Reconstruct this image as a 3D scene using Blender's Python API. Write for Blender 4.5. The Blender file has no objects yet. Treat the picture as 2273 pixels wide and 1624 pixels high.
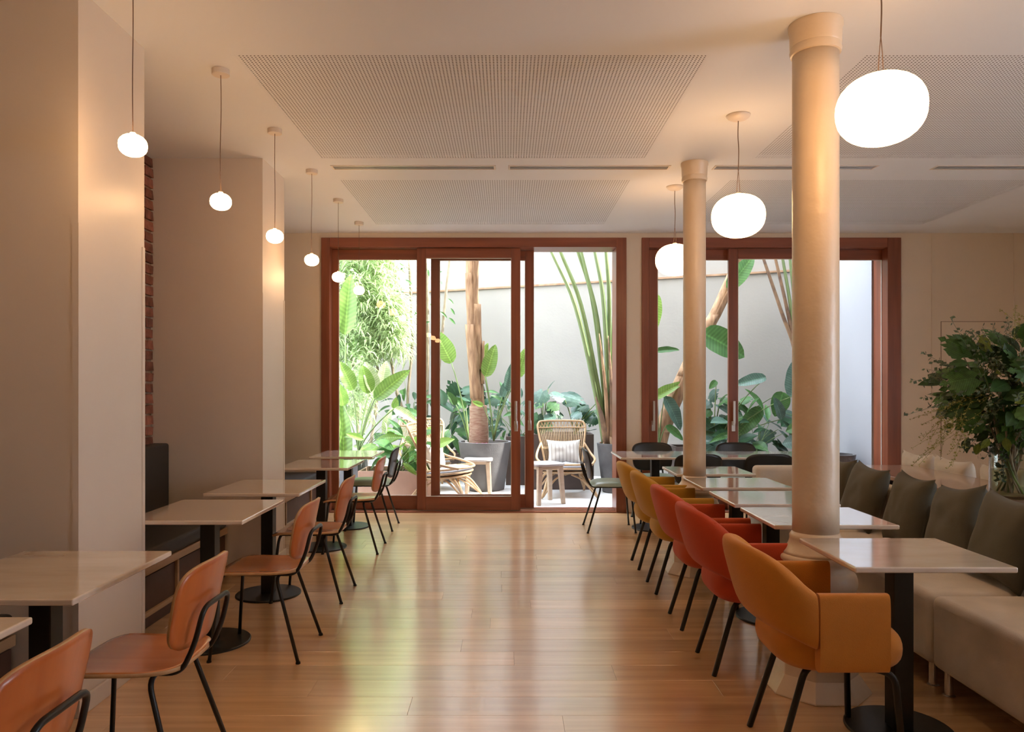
import bpy, bmesh, math, random
import numpy as np
from mathutils import Vector, Matrix, noise

# ------------------------------------------------------------------ camera, sky, sun, exposure
F, VX, VY, CH = 1640.0, 1126.0, 855.0, 1.42          # focal length (px), vanishing point (px), eye height
scene = bpy.context.scene
col = scene.collection
cd = bpy.data.cameras.new('camera'); cam = bpy.data.objects.new('camera', cd); col.objects.link(cam)
cd.sensor_width = 36.0; cd.sensor_fit = 'HORIZONTAL'
cd.lens = 36.0 * F / 2273.0
cd.shift_x = (1136.5 - VX) / 2273.0
cd.shift_y = (VY - 812.0) / 2273.0
cd.clip_end = 200
cam.location = (0, 0, CH); cam.rotation_euler = (math.pi / 2, 0, 0)
scene.camera = cam

world = bpy.data.worlds.new('world'); scene.world = world; world.use_nodes = True
bg = world.node_tree.nodes['Background']
bg.inputs[0].default_value = (0.77, 0.865, 1.0, 1); bg.inputs[1].default_value = 13.5
sd = bpy.data.lights.new('sun', 'SUN'); sun = bpy.data.objects.new('sun', sd); col.objects.link(sun)
sd.energy = 14.0; sd.angle = math.radians(1.0); sd.color = (1.0, 0.95, 0.86)
sun.rotation_euler = Vector((1.0, -0.06, 1.0)).to_track_quat('Z', 'Y').to_euler()
vs = scene.view_settings
vs.view_transform = 'Standard'; vs.look = 'None'; vs.gamma = 1.0; vs.use_curve_mapping = False
vs.exposure = 0.25
cy = scene.cycles
cy.use_denoising = True; cy.use_light_tree = False
cy.use_adaptive_sampling = True; cy.adaptive_threshold = 0.06; cy.adaptive_min_samples = 40
cy.max_bounces = 6; cy.diffuse_bounces = 4; cy.glossy_bounces = 3; cy.transmission_bounces = 4; cy.transparent_max_bounces = 10
cy.sample_clamp_indirect = 6.0; cy.caustics_reflective = True; cy.blur_glossy = 1.0; cy.caustics_refractive = False
LAMP_BIG, LAMP_SMALL = 12.0, 38.0
WARM = (1.0, 0.57, 0.26)

R = random.Random(7)

def P(px, py, Y):
    return Vector(((px - VX) / F * Y, Y, CH - (py - VY) / F * Y))

# ------------------------------------------------------------------ mesh helpers
class MB:
    def __init__(s): s.v = []; s.f = []
    def add(s, vs_, fs_):
        o = len(s.v); s.v += [tuple(a) for a in vs_]; s.f += [tuple(i + o for i in f) for f in fs_]; return s
    def box(s, x0, x1, y0, y1, z0, z1):
        return s.add([(x0,y0,z0),(x1,y0,z0),(x1,y1,z0),(x0,y1,z0),(x0,y0,z1),(x1,y0,z1),(x1,y1,z1),(x0,y1,z1)],
                     [(3,2,1,0),(4,5,6,7),(0,1,5,4),(1,2,6,5),(2,3,7,6),(3,0,4,7)])
    def tube(s, pts, r, n=8, caps=True):
        pts = [Vector(p) for p in pts]; m = len(pts)
        rs = r if isinstance(r, (list, tuple)) else [r] * m
        vs_ = []; fs_ = []; up = None
        for i, p in enumerate(pts):
            t = (pts[min(i+1, m-1)] - pts[max(i-1, 0)]).normalized()
            if up is None:
                up = t.orthogonal().normalized()
            else:
                up = (up - t * up.dot(t))
                up = up.normalized() if up.length > 1e-6 else t.orthogonal().normalized()
            w = t.cross(up)
            for k in range(n):
                a = 2 * math.pi * k / n
                vs_.append(p + (up * math.cos(a) + w * math.sin(a)) * rs[i])
        for i in range(m - 1):
            for k in range(n):
                k2 = (k + 1) % n
                fs_.append((i*n+k, i*n+k2, (i+1)*n+k2, (i+1)*n+k))
        if caps:
            fs_.append(tuple(range(n-1, -1, -1))); fs_.append(tuple((m-1)*n+k for k in range(n)))
        return s.add(vs_, fs_)
    def lathe(s, prof, n=32, c=(0,0,0), rot=0.0, close=True):
        vs_ = []; fs_ = []
        for (r, z) in prof:
            for k in range(n):
                a = 2*math.pi*k/n + rot
                vs_.append((c[0]+r*math.cos(a), c[1]+r*math.sin(a), c[2]+z))
        m = len(prof)
        for i in range(m-1):
            for k in range(n):
                k2 = (k+1) % n
                fs_.append((i*n+k, i*n+k2, (i+1)*n+k2, (i+1)*n+k))
        if close:
            fs_.append(tuple(range(n-1,-1,-1))); fs_.append(tuple((m-1)*n+k for k in range(n)))
        return s.add(vs_, fs_)
    def grid(s, fn, nu, nv, closed_u=False):
        vs_ = [fn(i/ (nu if closed_u else nu), j/nv) for j in range(nv+1) for i in range(nu if closed_u else nu+1)]
        w = nu if closed_u else nu+1; fs_ = []
        for j in range(nv):
            for i in range(nu):
                i2 = (i+1) % w
                fs_.append((j*w+i, j*w+i2, (j+1)*w+i2, (j+1)*w+i))
        return s.add(vs_, fs_)
    def prism(s, poly, z0, z1):
        n = len(poly)
        return s.add([(x,y,z0) for x,y in poly] + [(x,y,z1) for x,y in poly],
                     [tuple(range(n-1,-1,-1)), tuple(range(n, 2*n))] + [(i,(i+1)%n,n+(i+1)%n,n+i) for i in range(n)])
    def mesh(s, name, smooth=False):
        me = bpy.data.meshes.new(name); me.from_pydata(s.v, [], s.f); me.update()
        if smooth: me.polygons.foreach_set('use_smooth', [True]*len(me.polygons))
        return me
    def build(s, name, mat, parent=None, smooth=False, bevel=0, seg=2, sub=0, solid=0, rim=None, angle=None):
        me = s.mesh(name, smooth)
        me.materials.append(mat)
        return obj_of(name, me, parent, bevel, seg, sub, solid, rim, angle)

def obj_of(name, me, parent=None, bevel=0, seg=2, sub=0, solid=0, rim=None, angle=None):
    o = bpy.data.objects.new(name, me); col.objects.link(o)
    if parent is not None: o.parent = parent
    if solid:
        m = o.modifiers.new('solid', 'SOLIDIFY'); m.thickness = solid; m.offset = 0
        if rim is not None:
            me.materials.append(rim); m.material_offset_rim = 1
    if bevel:
        m = o.modifiers.new('bevel', 'BEVEL'); m.width = bevel; m.segments = seg; m.limit_method = 'ANGLE'; m.angle_limit = math.radians(40)
    if sub:
        m = o.modifiers.new('sub', 'SUBSURF'); m.levels = sub; m.render_levels = sub
    if angle:
        me.polygons.foreach_set('use_smooth', [True]*len(me.polygons))
        try: me.set_sharp_from_angle(angle=math.radians(angle))
        except Exception: pass
    return o

def tag(o, label=None, cat=None, group=None, kind=None):
    if label: o['label'] = label
    if cat: o['category'] = cat
    if group: o['group'] = group
    if kind: o['kind'] = kind
    return o

def thing(name, label, cat, loc=(0,0,0), rz=0.0, group=None):
    o = bpy.data.objects.new(name, None); col.objects.link(o)
    o.empty_display_size = 0.1
    o.location = loc; o.rotation_euler = (0,0,rz)
    return tag(o, label, cat, group)

def struct(o, label=None, cat=None):
    return tag(o, label, cat, kind='structure')

def copy_tree(o, parent=None):
    c = o.copy(); col.objects.link(c)
    if parent is not None: c.parent = parent
    for ch in list(o.children): copy_tree(ch, c)
    return c

def smooth_path(pts, n=6):
    """Catmull-Rom through points"""
    pts = [Vector(p) for p in pts]
    out = []
    for i in range(len(pts)-1):
        p0 = pts[max(i-1,0)]; p1 = pts[i]; p2 = pts[i+1]; p3 = pts[min(i+2,len(pts)-1)]
        for k in range(n):
            t = k/n
            out.append(0.5*((2*p1)+(p2-p0)*t+(2*p0-5*p1+4*p2-p3)*t*t+(3*p1-p0-3*p2+p3)*t**3))
    out.append(pts[-1]); return out

def fillet(pts, r, n=5):
    """polyline with rounded corners"""
    pts = [Vector(p) for p in pts]; out = [pts[0]]
    for i in range(1, len(pts)-1):
        a, b, c = pts[i-1], pts[i], pts[i+1]
        d1 = (a-b); d2 = (c-b); rr = min(r, d1.length*.48, d2.length*.48)
        p = b + d1.normalized()*rr; q = b + d2.normalized()*rr
        for k in range(n+1):
            t = k/n
            out.append(p*(1-t)**2 + b*2*t*(1-t) + q*t*t)
    out.append(pts[-1]); return out

# ------------------------------------------------------------------ materials
def M(name, color, rough=0.5, var=0.0, scale=8.0, bump=0.0, bscale=40.0, metal=0.0, coat=0.0, sheen=0.0, stretch=None,
      color2=None, rnd=0.0, spec=0.5, coords='object', trans=0.0, detail=4.0, coat_r=0.08, coat_ior=1.5):
    m = bpy.data.materials.new(name); m.use_nodes = True
    nt = m.node_tree; N = nt.nodes; L = nt.links
    b = N['Principled BSDF']
    b.inputs['Roughness'].default_value = rough; b.inputs['Metallic'].default_value = metal
    b.inputs['Coat Weight'].default_value = coat; b.inputs['Coat Roughness'].default_value = coat_r; b.inputs['Coat IOR'].default_value = coat_ior
    b.inputs['Sheen Weight'].default_value = sheen; b.inputs['Specular IOR Level'].default_value = spec
    b.inputs['Base Color'].default_value = (*color, 1)
    out = b
    need = var > 0 or bump > 0 or rnd > 0 or color2
    if need:
        tc = N.new('ShaderNodeTexCoord'); src = tc.outputs['Object']
        if coords == 'world':
            g = N.new('ShaderNodeNewGeometry'); src = g.outputs['Position']
        mp = N.new('ShaderNodeMapping'); L.new(src, mp.inputs['Vector'])
        if stretch: mp.inputs['Scale'].default_value = stretch
        oi = N.new('ShaderNodeObjectInfo')
        if rnd > 0:
            cx = N.new('ShaderNodeCombineXYZ'); mul = N.new('ShaderNodeMath'); mul.operation = 'MULTIPLY'; mul.inputs[1].default_value = 37.0
            L.new(oi.outputs['Random'], mul.inputs[0]); L.new(mul.outputs[0], cx.inputs[0]); L.new(mul.outputs[0], cx.inputs[1]); L.new(mul.outputs[0], cx.inputs[2])
            L.new(cx.outputs[0], mp.inputs['Location'])
        nz = N.new('ShaderNodeTexNoise'); nz.inputs['Scale'].default_value = scale; nz.inputs['Detail'].default_value = detail
        L.new(mp.outputs[0], nz.inputs['Vector'])
        c2 = color2 if color2 else tuple(c*(1-var) for c in color)
        mx = N.new('ShaderNodeMix'); mx.data_type = 'RGBA'
        rp = N.new('ShaderNodeMapRange'); rp.inputs[1].default_value = 0.32; rp.inputs[2].default_value = 0.68
        L.new(nz.outputs['Fac'], rp.inputs[0]); L.new(rp.outputs[0], mx.inputs[0])
        mx.inputs[6].default_value = (*color, 1); mx.inputs[7].default_value = (*c2, 1)
        colo = mx.outputs[2]
        if rnd > 0:
            hs = N.new('ShaderNodeHueSaturation')
            mr = N.new('ShaderNodeMapRange'); mr.inputs[3].default_value = 1-rnd; mr.inputs[4].default_value = 1+rnd
            L.new(oi.outputs['Random'], mr.inputs[0]); L.new(mr.outputs[0], hs.inputs['Value']); L.new(colo, hs.inputs['Color'])
            colo = hs.outputs[0]
        L.new(colo, b.inputs['Base Color'])
        if bump > 0:
            n2 = N.new('ShaderNodeTexNoise'); n2.inputs['Scale'].default_value = bscale; n2.inputs['Detail'].default_value = 3
            L.new(mp.outputs[0], n2.inputs['Vector'])
            bp = N.new('ShaderNodeBump'); bp.inputs['Strength'].default_value = bump; bp.inputs['Distance'].default_value = 0.01
            L.new(n2.outputs['Fac'], bp.inputs['Height']); L.new(bp.outputs[0], b.inputs['Normal'])
        if trans > 0:
            tr = N.new('ShaderNodeBsdfTranslucent'); L.new(colo, tr.inputs['Color'])
            ms = N.new('ShaderNodeMixShader'); ms.inputs[0].default_value = trans
            L.new(b.outputs[0], ms.inputs[1]); L.new(tr.outputs[0], ms.inputs[2])
            L.new(ms.outputs[0], N['Material Output'].inputs['Surface'])
    return m

def emit(name, color, strength):
    m = bpy.data.materials.new(name); m.use_nodes = True
    b = m.node_tree.nodes['Principled BSDF']
    b.inputs['Base Color'].default_value = (0.8,0.8,0.8,1); b.inputs['Roughness'].default_value = 0.3
    b.inputs['Emission Color'].default_value = (*color, 1); b.inputs['Emission Strength'].default_value = strength
    return m

def glass(name, ior=1.5, gain=1.0, tint=(1,1,1), rough=0.0):
    m = bpy.data.materials.new(name); m.use_nodes = True
    nt = m.node_tree; N = nt.nodes; L = nt.links; N.remove(N['Principled BSDF'])
    tr = N.new('ShaderNodeBsdfTransparent'); tr.inputs[0].default_value = (*tint, 1)
    gl = N.new('ShaderNodeBsdfGlossy'); gl.inputs['Roughness'].default_value = rough
    lw = N.new('ShaderNodeLayerWeight'); lw.inputs[0].default_value = 0.5      # same from both faces of the pane
    pw = N.new('ShaderNodeMath'); pw.operation = 'POWER'; pw.inputs[1].default_value = 5.0; L.new(lw.outputs['Facing'], pw.inputs[0])
    f0 = ((ior-1)/(ior+1))**2
    mu = N.new('ShaderNodeMath'); mu.operation = 'MULTIPLY_ADD'; mu.use_clamp = True
    mu.inputs[1].default_value = (1-f0)*gain; mu.inputs[2].default_value = f0*gain; L.new(pw.outputs[0], mu.inputs[0])
    mx = N.new('ShaderNodeMixShader'); L.new(mu.outputs[0], mx.inputs[0]); L.new(tr.outputs[0], mx.inputs[1]); L.new(gl.outputs[0], mx.inputs[2])
    L.new(mx.outputs[0], N['Material Output'].inputs['Surface'])
    return m

def wood_mat(name, ca, cb, rough, along='x', coat=0.0, rnd=0.15, coords='object', gscale=3.0, bump=0.05, **kw):
    st = {'x': (0.35, 6, 6), 'y': (6, 0.35, 6), 'z': (6, 6, 0.35)}[along]
    return M(name, ca, rough, color2=cb, scale=gscale, stretch=st, rnd=rnd, coat=coat, coords=coords, bump=bump, bscale=gscale*2, detail=6.0, **kw)

paint = M('warm greige paint', (0.66, 0.575, 0.485), 0.40, var=0.04, scale=2.0, bump=0.02, bscale=120)
paint_back = M('back wall paint', (0.70, 0.61, 0.50), 0.55, var=0.04, scale=2.0, bump=0.02, bscale=120)
ceil_m = M('ceiling white paint', (0.74, 0.755, 0.78), 0.75, var=0.03, scale=1.2)
cavity = M('dark acoustic felt', (0.10, 0.085, 0.075), 0.9, var=0.2)
brick_m = M('old red brick', (0.33, 0.12, 0.075), 0.9, color2=(0.16, 0.065, 0.045), scale=14, bump=0.9, bscale=45, rnd=0.4)
mortar = M('lime mortar', (0.40, 0.28, 0.20), 0.95, var=0.35, scale=20, bump=0.6, bscale=60)
plank_m = wood_mat('oiled oak plank', (0.80, 0.49, 0.235), (0.60, 0.345, 0.155), 0.32, 'x', coat=1.0, rnd=0.16, coords='world', gscale=3.2, bump=0.02, coat_r=0.17, coat_ior=2.4, spec=0.8)
mahog = wood_mat('mahogany stain', (0.27, 0.082, 0.040), (0.18, 0.052, 0.027), 0.35, 'z', rnd=0.08)
mahog_x = wood_mat('mahogany stain rail', (0.27, 0.082, 0.040), (0.18, 0.052, 0.027), 0.35, 'x', rnd=0.08)
pane_m = glass('window glass', 1.5, 0.4)
steel = M('brushed steel', (0.62, 0.58, 0.53), 0.32, metal=1.0)
black_metal = M('black powder coat', (0.012, 0.014, 0.015), 0.38, spec=0.4)
marble = M('beige veined marble', (0.70, 0.60, 0.49), 0.10, color2=(0.60, 0.49, 0.385), scale=2.2, stretch=(1.2, 5.0, 1), rnd=0.05, coat=1.0, coat_ior=1.8)
marble_r = M('white veined marble', (0.74, 0.68, 0.61), 0.09, color2=(0.66, 0.58, 0.50), scale=3.5, stretch=(1.2, 3.0, 1), rnd=0.04, coat=1.0, coat_ior=2.0)
ply = wood_mat('orange beech veneer', (0.50, 0.135, 0.032), (0.40, 0.095, 0.022), 0.32, 'z', coat=0.1, rnd=0.06, gscale=2.2)
ply_seat = wood_mat('beech veneer seat with painted sheen', (0.54, 0.19, 0.055), (0.44, 0.14, 0.038), 0.25, 'x', coat=0.3, rnd=0.06, gscale=2.2)  # paler than the back: reflected light painted into the seat colour
ply_edge = M('pale ply edge', (0.55, 0.33, 0.16), 0.45, var=0.2, scale=30)
black_ply = M('black stained ply', (0.016, 0.017, 0.017), 0.33, var=0.2)
sage = M('sage green vinyl', (0.25, 0.29, 0.20), 0.30, var=0.06, rnd=0.03)
def fabric(name, c, sheen=0.1): return M(name, c, 0.85, var=0.14, scale=6, bump=0.25, bscale=350, sheen=sheen)
beige_fab = fabric('sand beige upholstery', (0.66, 0.575, 0.47))
olive_fab = fabric('dark olive linen', (0.098, 0.088, 0.060), 0.05)
cream_fab = fabric('cream linen', (0.62, 0.53, 0.42))
char_fab = M('charcoal leatherette', (0.030, 0.029, 0.030), 0.5, var=0.1)
oak_trim = wood_mat('light oak trim', (0.48, 0.31, 0.17), (0.38, 0.23, 0.12), 0.45, 'y', rnd=0.05)
brown_panel = M('dark brown panel', (0.10, 0.05, 0.035), 0.55, var=0.15)
col_paint = M('lumpy cream column paint', (0.71, 0.575, 0.425), 0.34, var=0.06, scale=5, bump=0.6, bscale=11)
cord_m = M('fabric cord', (0.16, 0.10, 0.07), 0.7)
canopy_m = M('white lacquer', (0.70, 0.62, 0.54), 0.35)
# ------------------------------------------------------------------ the room
D, H = 8.26, 3.122
XL, XR, YB = -2.66, 6.3, -4.2
BX = lambda px: (px - VX) / F * D          # pixel column on the garden wall plane
BZ = lambda py: CH - (py - VY) / F * D

# floor: planks one by one where the photo shows them
floor = struct(MB().box(XL-.3, XR+.3, YB-.3, D+.30, -.16, -.021).build('floor', brown_panel), 'glossy oiled oak plank floor running across the room', 'floor')
PW, PL = 0.19, 1.9
def plank_mesh(l):
    w = PW; c = 0.0007; g = 0.0003
    m = MB(); a, b_ = -l/2+g, l/2-g; y0, y1 = -w/2+g, w/2-g
    m.add([(a,y0,-.02),(b_,y0,-.02),(b_,y1,-.02),(a,y1,-.02),(a,y0,-c),(b_,y0,-c),(b_,y1,-c),(a,y1,-c),
           (a+c,y0+c,0),(b_-c,y0+c,0),(b_-c,y1-c,0),(a+c,y1-c,0)],
          [(3,2,1,0),(0,1,5,4),(1,2,6,5),(2,3,7,6),(3,0,4,7),(4,5,9,8),(5,6,10,9),(6,7,11,10),(7,4,8,11),(8,9,10,11)])
    me = m.mesh('plank'); me.materials.append(plank_m); return me
full = plank_mesh(PL)
rf = random.Random(3)
y = D + .05
while y > 2.35:
    x = XL - rf.uniform(0.1, PL-.1)
    while x < XR:
        a, b_ = max(x, XL), min(x+PL, XR)
        if b_-a > .08:
            me = full if (b_-a) > PL-1e-4 else plank_mesh(b_-a)
            o = obj_of('plank', me, floor); o.location = ((a+b_)/2, y-PW/2, 0)
        x += PL
    y -= PW
o = MB()
while y > YB:
    o.box(XL, XR, max(y-PW+.001, YB), y, -.02, 0); y -= PW
tag(o.build('plank_field', plank_m, floor), kind='stuff')

# ceiling with cut-outs for the perforated panels and the slot diffusers
PAN = [(-1.405, 1.045, 3.80, 5.545), (-1.40, 1.035, 6.12, 7.82), (1.84, 4.40, 3.80, 5.545), (1.84, 4.40, 6.12, 7.82)]
DIF = [(-1.37, -0.09, 5.715, 5.83), (0.007, 1.27, 5.715, 5.83), (1.61, 2.88, 5.715, 5.83), (3.33, 4.60, 5.715, 5.83)]
cut = PAN + DIF
xs = sorted({XL-.3, XR+.3} | {v for c in cut for v in c[:2]}); ys = sorted({YB-.3, D+.3} | {v for c in cut for v in c[2:]})
cm = MB()
for i in range(len(xs)-1):
    for j in range(len(ys)-1):
        mx_, my_ = (xs[i]+xs[i+1])/2, (ys[j]+ys[j+1])/2
        if any(c[0] < mx_ < c[1] and c[2] < my_ < c[3] for c in cut): continue
        cm.add([(xs[i],ys[j],H),(xs[i+1],ys[j],H),(xs[i+1],ys[j+1],H),(xs[i],ys[j+1],H)], [(3,2,1,0)])
cm.box(XL-.3, XR+.3, YB-.3, D+.3, H+.06, H+.20)
for c in cut:
    for (x0,x1,y0,y1) in ((c[0]-.006,c[0],c[2],c[3]),(c[1],c[1]+.006,c[2],c[3]),(c[0],c[1],c[2]-.006,c[2]),(c[0],c[1],c[3],c[3]+.006)):
        cm.box(x0,x1,y0,y1,H+.0005,H+.06)
ceiling = struct(cm.build('ceiling', ceil_m), 'white painted plaster ceiling with perforated panels', 'ceiling')
def perforated(x0, x1, y0, y1, pitch=0.0195, r=0.0047):
    nx = int((x1-x0-.02)/pitch); ny = int((y1-y0-.02)/pitch)
    px_, py_ = (x1-x0-.02)/nx, (y1-y0-.02)/ny
    ix, iy = np.meshgrid(np.arange(nx), np.arange(ny)); cx = x0+.01+(ix.ravel()+.5)*px_; cyy = y0+.01+(iy.ravel()+.5)*py_
    hx, hy = px_/2, py_/2
    ring = np.array([(1,0),(1,1),(0,1),(-1,1),(-1,0),(-1,-1),(0,-1),(1,-1)], float)
    outer = ring*np.array([hx, hy]); ang = np.arange(8)*math.pi/4
    inner = np.stack([np.cos(ang), np.sin(ang)], 1)*r
    n = len(cx); loc = np.concatenate([outer, inner], 0)
    V = np.zeros((n, 16, 3)); V[:,:,0] = cx[:,None]+loc[None,:,0]; V[:,:,1] = cyy[:,None]+loc[None,:,1]; V[:,:,2] = H+.001
    q = np.array([(k, 8+k, 8+(k+1)%8, (k+1)%8) for k in range(8)])
    Fq = (q[None]+(np.arange(n)*16)[:,None,None]).reshape(-1,4)
    me = bpy.data.meshes.new('perforated_panel')
    me.vertices.add(n*16); me.vertices.foreach_set('co', V.ravel())
    me.loops.add(len(Fq)*4); me.loops.foreach_set('vertex_index', Fq.ravel())
    me.polygons.add(len(Fq)); me.polygons.foreach_set('loop_start', np.arange(len(Fq))*4); me.polygons.foreach_set('loop_total', np.full(len(Fq),4))
    me.update(calc_edges=True); me.materials.append(ceil_m)
    o = obj_of('perforated_panel', me, ceiling)
    b = MB()
    for (a0,a1,b0,b1) in ((x0,x1,y0,y0+.0101),(x0,x1,y1-.0101,y1),(x0,x0+.0101,y0+.0101,y1-.0101),(x1-.0101,x1,y0+.0101,y1-.0101)):
        b.box(a0,a1,b0,b1,H+.0008,H+.004)
    b.build('panel_edge', ceil_m, o)
    MB().box(x0,x1,y0,y1,H+.03,H+.045).build('felt_backing', cavity, o)
for p in PAN: perforated(*p)

slot_dark = M('slot interior', (0.03,0.028,0.026), 0.8)
slot_alu = M('anodised slat', (0.62,0.60,0.57), 0.35, metal=0.7)
DL = ['linear slot air diffuser in ceiling above the left sliding door panel', 'linear slot air diffuser in ceiling above the open doorway',
      'linear slot air diffuser in ceiling passing behind the near cream column', 'linear slot air diffuser at the far right of the ceiling']
for d, lb in zip(DIF, DL):
    t = thing('air_diffuser', lb, 'air vent', ((d[0]+d[1])/2, (d[2]+d[3])/2, H), 0, 'ceiling slot diffusers')
    hx, hy = (d[1]-d[0])/2-.001, (d[3]-d[2])/2-.001
    fm = MB(); fm.box(-hx,hx,-hy,-hy+.014,-.004,.012).box(-hx,hx,hy-.014,hy,-.004,.012).box(-hx,-hx+.014,-hy+.014,hy-.014,-.004,.012).box(hx-.014,hx,-hy+.014,hy-.014,-.004,.012)
    fm.build('frame', canopy_m, t)
    MB().box(-hx+.002,hx-.002,-hy+.002,hy-.002,.045,.055).build('plenum', slot_dark, t)
    for k in range(3):
        yy = -hy+.014+(k+.5)*(2*hy-.028)/3
        m = MB().box(-hx+.014,hx-.014,yy-.0022,yy+.0022,-.003,.026)
        m.build('slat', slot_alu, t)

# walls
wl = struct(MB().box(XL-.3, XL-.012, YB, D, 0, H).build('wall_left', mortar), 'exposed old red brick wall in the booth recess', 'wall')
rb = random.Random(11); bmeshes = []
for k in range(6):
    m = MB(); L_, hh, dd = .118, .031, .05
    jit = lambda a: a + rb.uniform(-.004, .004)
    q = [(jit(-.04),jit(-L_),jit(-hh)),(jit(.014),jit(-L_),jit(-hh)),(jit(.014),jit(L_),jit(-hh)),(jit(-.04),jit(L_),jit(-hh)),(jit(-.04),jit(-L_),jit(hh)),(jit(.014),jit(-L_),jit(hh)),(jit(.014),jit(L_),jit(hh)),(jit(-.04),jit(L_),jit(hh))]
    m.add(q, [(3,2,1,0),(4,5,6,7),(0,1,5,4),(1,2,6,5),(2,3,7,6),(3,0,4,7)])
    me = m.mesh('brick'); me.materials.append(brick_m); bmeshes.append(me)
rows = 39; ch = H/rows
for r_ in range(rows):
    y0 = 5.54 - (0.125 if r_ % 2 else 0.0)
    for yh in ((5.54-.0625, 3.7975) if r_ % 2 else ()):          # half bricks close every other course
        o = obj_of('brick', rb.choice(bmeshes), wl); o.location = (XL-.006, yh, (r_+.5)*ch); o.scale = (1,.48,1)
    while y0 - .25 > 3.72:
        o = obj_of('brick', rb.choice(bmeshes), wl); o.location = (XL-.006, y0-.125, (r_+.5)*ch); o.rotation_euler = (0, rb.uniform(-.03,.03), rb.uniform(-.02,.02)); y0 -= .25

wb = MB()
O1 = (BX(714), BX(1390)); O2 = (BX(1424), BX(1998)); OT = BZ(528)
wb.box(XL-.3, O1[0], D, D+.30, 0, H+7.0).box(O1[1], O2[0], D, D+.30, 0, H+7.0).box(O2[1], XR+.3, D, D+.30, 0, H+7.0)  # carried up unseen above the ceiling to block sky light on the garden wall
wb.box(O1[0], O1[1], D, D+.30, OT, H+7.0).box(O2[0], O2[1], D, D+.30, OT, H+7.0)
wall_back = struct(wb.build('wall_back', paint_back), 'beige garden wall of the room around the wooden sliding doors', 'wall')
WY0, WY1, WZ0, WZ1 = 0.60, 2.70, .60, 2.40         # unseen window, added in the right wall for neutral side light
wr = MB().box(XR,XR+.3,YB,WY0,0,H).box(XR,XR+.3,WY1,D,0,H).box(XR,XR+.3,WY0,WY1,0,WZ0).box(XR,XR+.3,WY0,WY1,WZ1,H)
wr = struct(wr.build('wall_right', paint_back), 'beige wall on the right of the room', 'wall')
wn = struct(thing('added_window_1', 'unseen mahogany framed window added in the right wall for side light', 'window', (XR+.1, (WY0+WY1)/2, WZ0)))
hw, hh_ = (WY1-WY0)/2, WZ1-WZ0
for (ya, yb, za, zb) in ((-hw,-hw+.09,0,hh_),(hw-.09,hw,0,hh_),(-.045,.045,.09,hh_-.09),(-hw+.09,hw-.09,0,.09),(-hw+.09,hw-.09,hh_-.09,hh_)):
    MB().box(-.05,.05,ya,yb,za,zb).build('frame_bar', mahog, wn, bevel=.003)
for (ya, yb) in ((-hw+.09,-.045),(.045,hw-.09)): MB().box(-.004,.004,ya,yb,.09,hh_-.09).build('pane', pane_m, wn)
wre = MB().box(XL-.3, XR+.3, YB-.3, YB, 0, H)
struct(wre.build('wall_rear', paint_back), 'beige wall at the rear of the room', 'wall')
# thin wall panel joints and the flush cupboard door on the garden wall
jm = M('shadow joint', (0.20,0.15,0.11), 0.9)
for px in (2068, 2250):
    MB().box(BX(px)-.004, BX(px)+.004, D-.012, D-.0005, .09, H-.001).build('cover_strip', paint_back, wall_back)
x0, x1, zt = BX(2088), BX(2234), BZ(713)
MB().box(x0+.006, x1-.006, D-.010, D-.0005, .1, zt-.006).build('flush_cupboard_door', paint_back, wall_back)
MB().box(x0, x1, D-.004, D-.0003, .095, zt).build('cupboard_reveal', jm, wall_back)

PXF = -1.835
def pillar(nm, y0, y1, lab):
    w = struct(MB().box(XL-.02, PXF, y0, y1, 0, H).build(nm, paint), lab, 'pillar')
    for (ya, yb, s) in ((y0, y0+.024, -1), (y1-.024, y1, 1)):          # corner guards
        m = MB().box(PXF, PXF+.003, ya-.003*(s<0), yb+.003*(s>0), .085, 2.115)
        if s < 0: m.box(PXF-.024, PXF, y0-.003, y0, .085, 2.115)
        else: m.box(PXF-.024, PXF, y1, y1+.003, .085, 2.115)
        m.build('corner_guard', paint, w)
    m = MB().box(PXF, PXF+.014, y0-.014, y1+.014, 0, .078).box(-2.09, PXF, y0-.014, y0, 0, .078).box(-2.09, PXF, y1, y1+.014, 0, .078)
    m.build('baseboard', paint, w, bevel=.003)
    return w
pillar('wall_pillar_near', 3.16, 3.735, 'broad greige plastered pillar nearest the camera on the left')
pillar('wall_pillar_far', 5.54, 6.08, 'greige plastered pillar between the two dark booths')
struct(MB().box(O2[1]+.0, XR, D-.014, D, 0, .08).build('baseboard_back', paint_back), 'low beige baseboard along the garden wall', 'baseboard')

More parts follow.
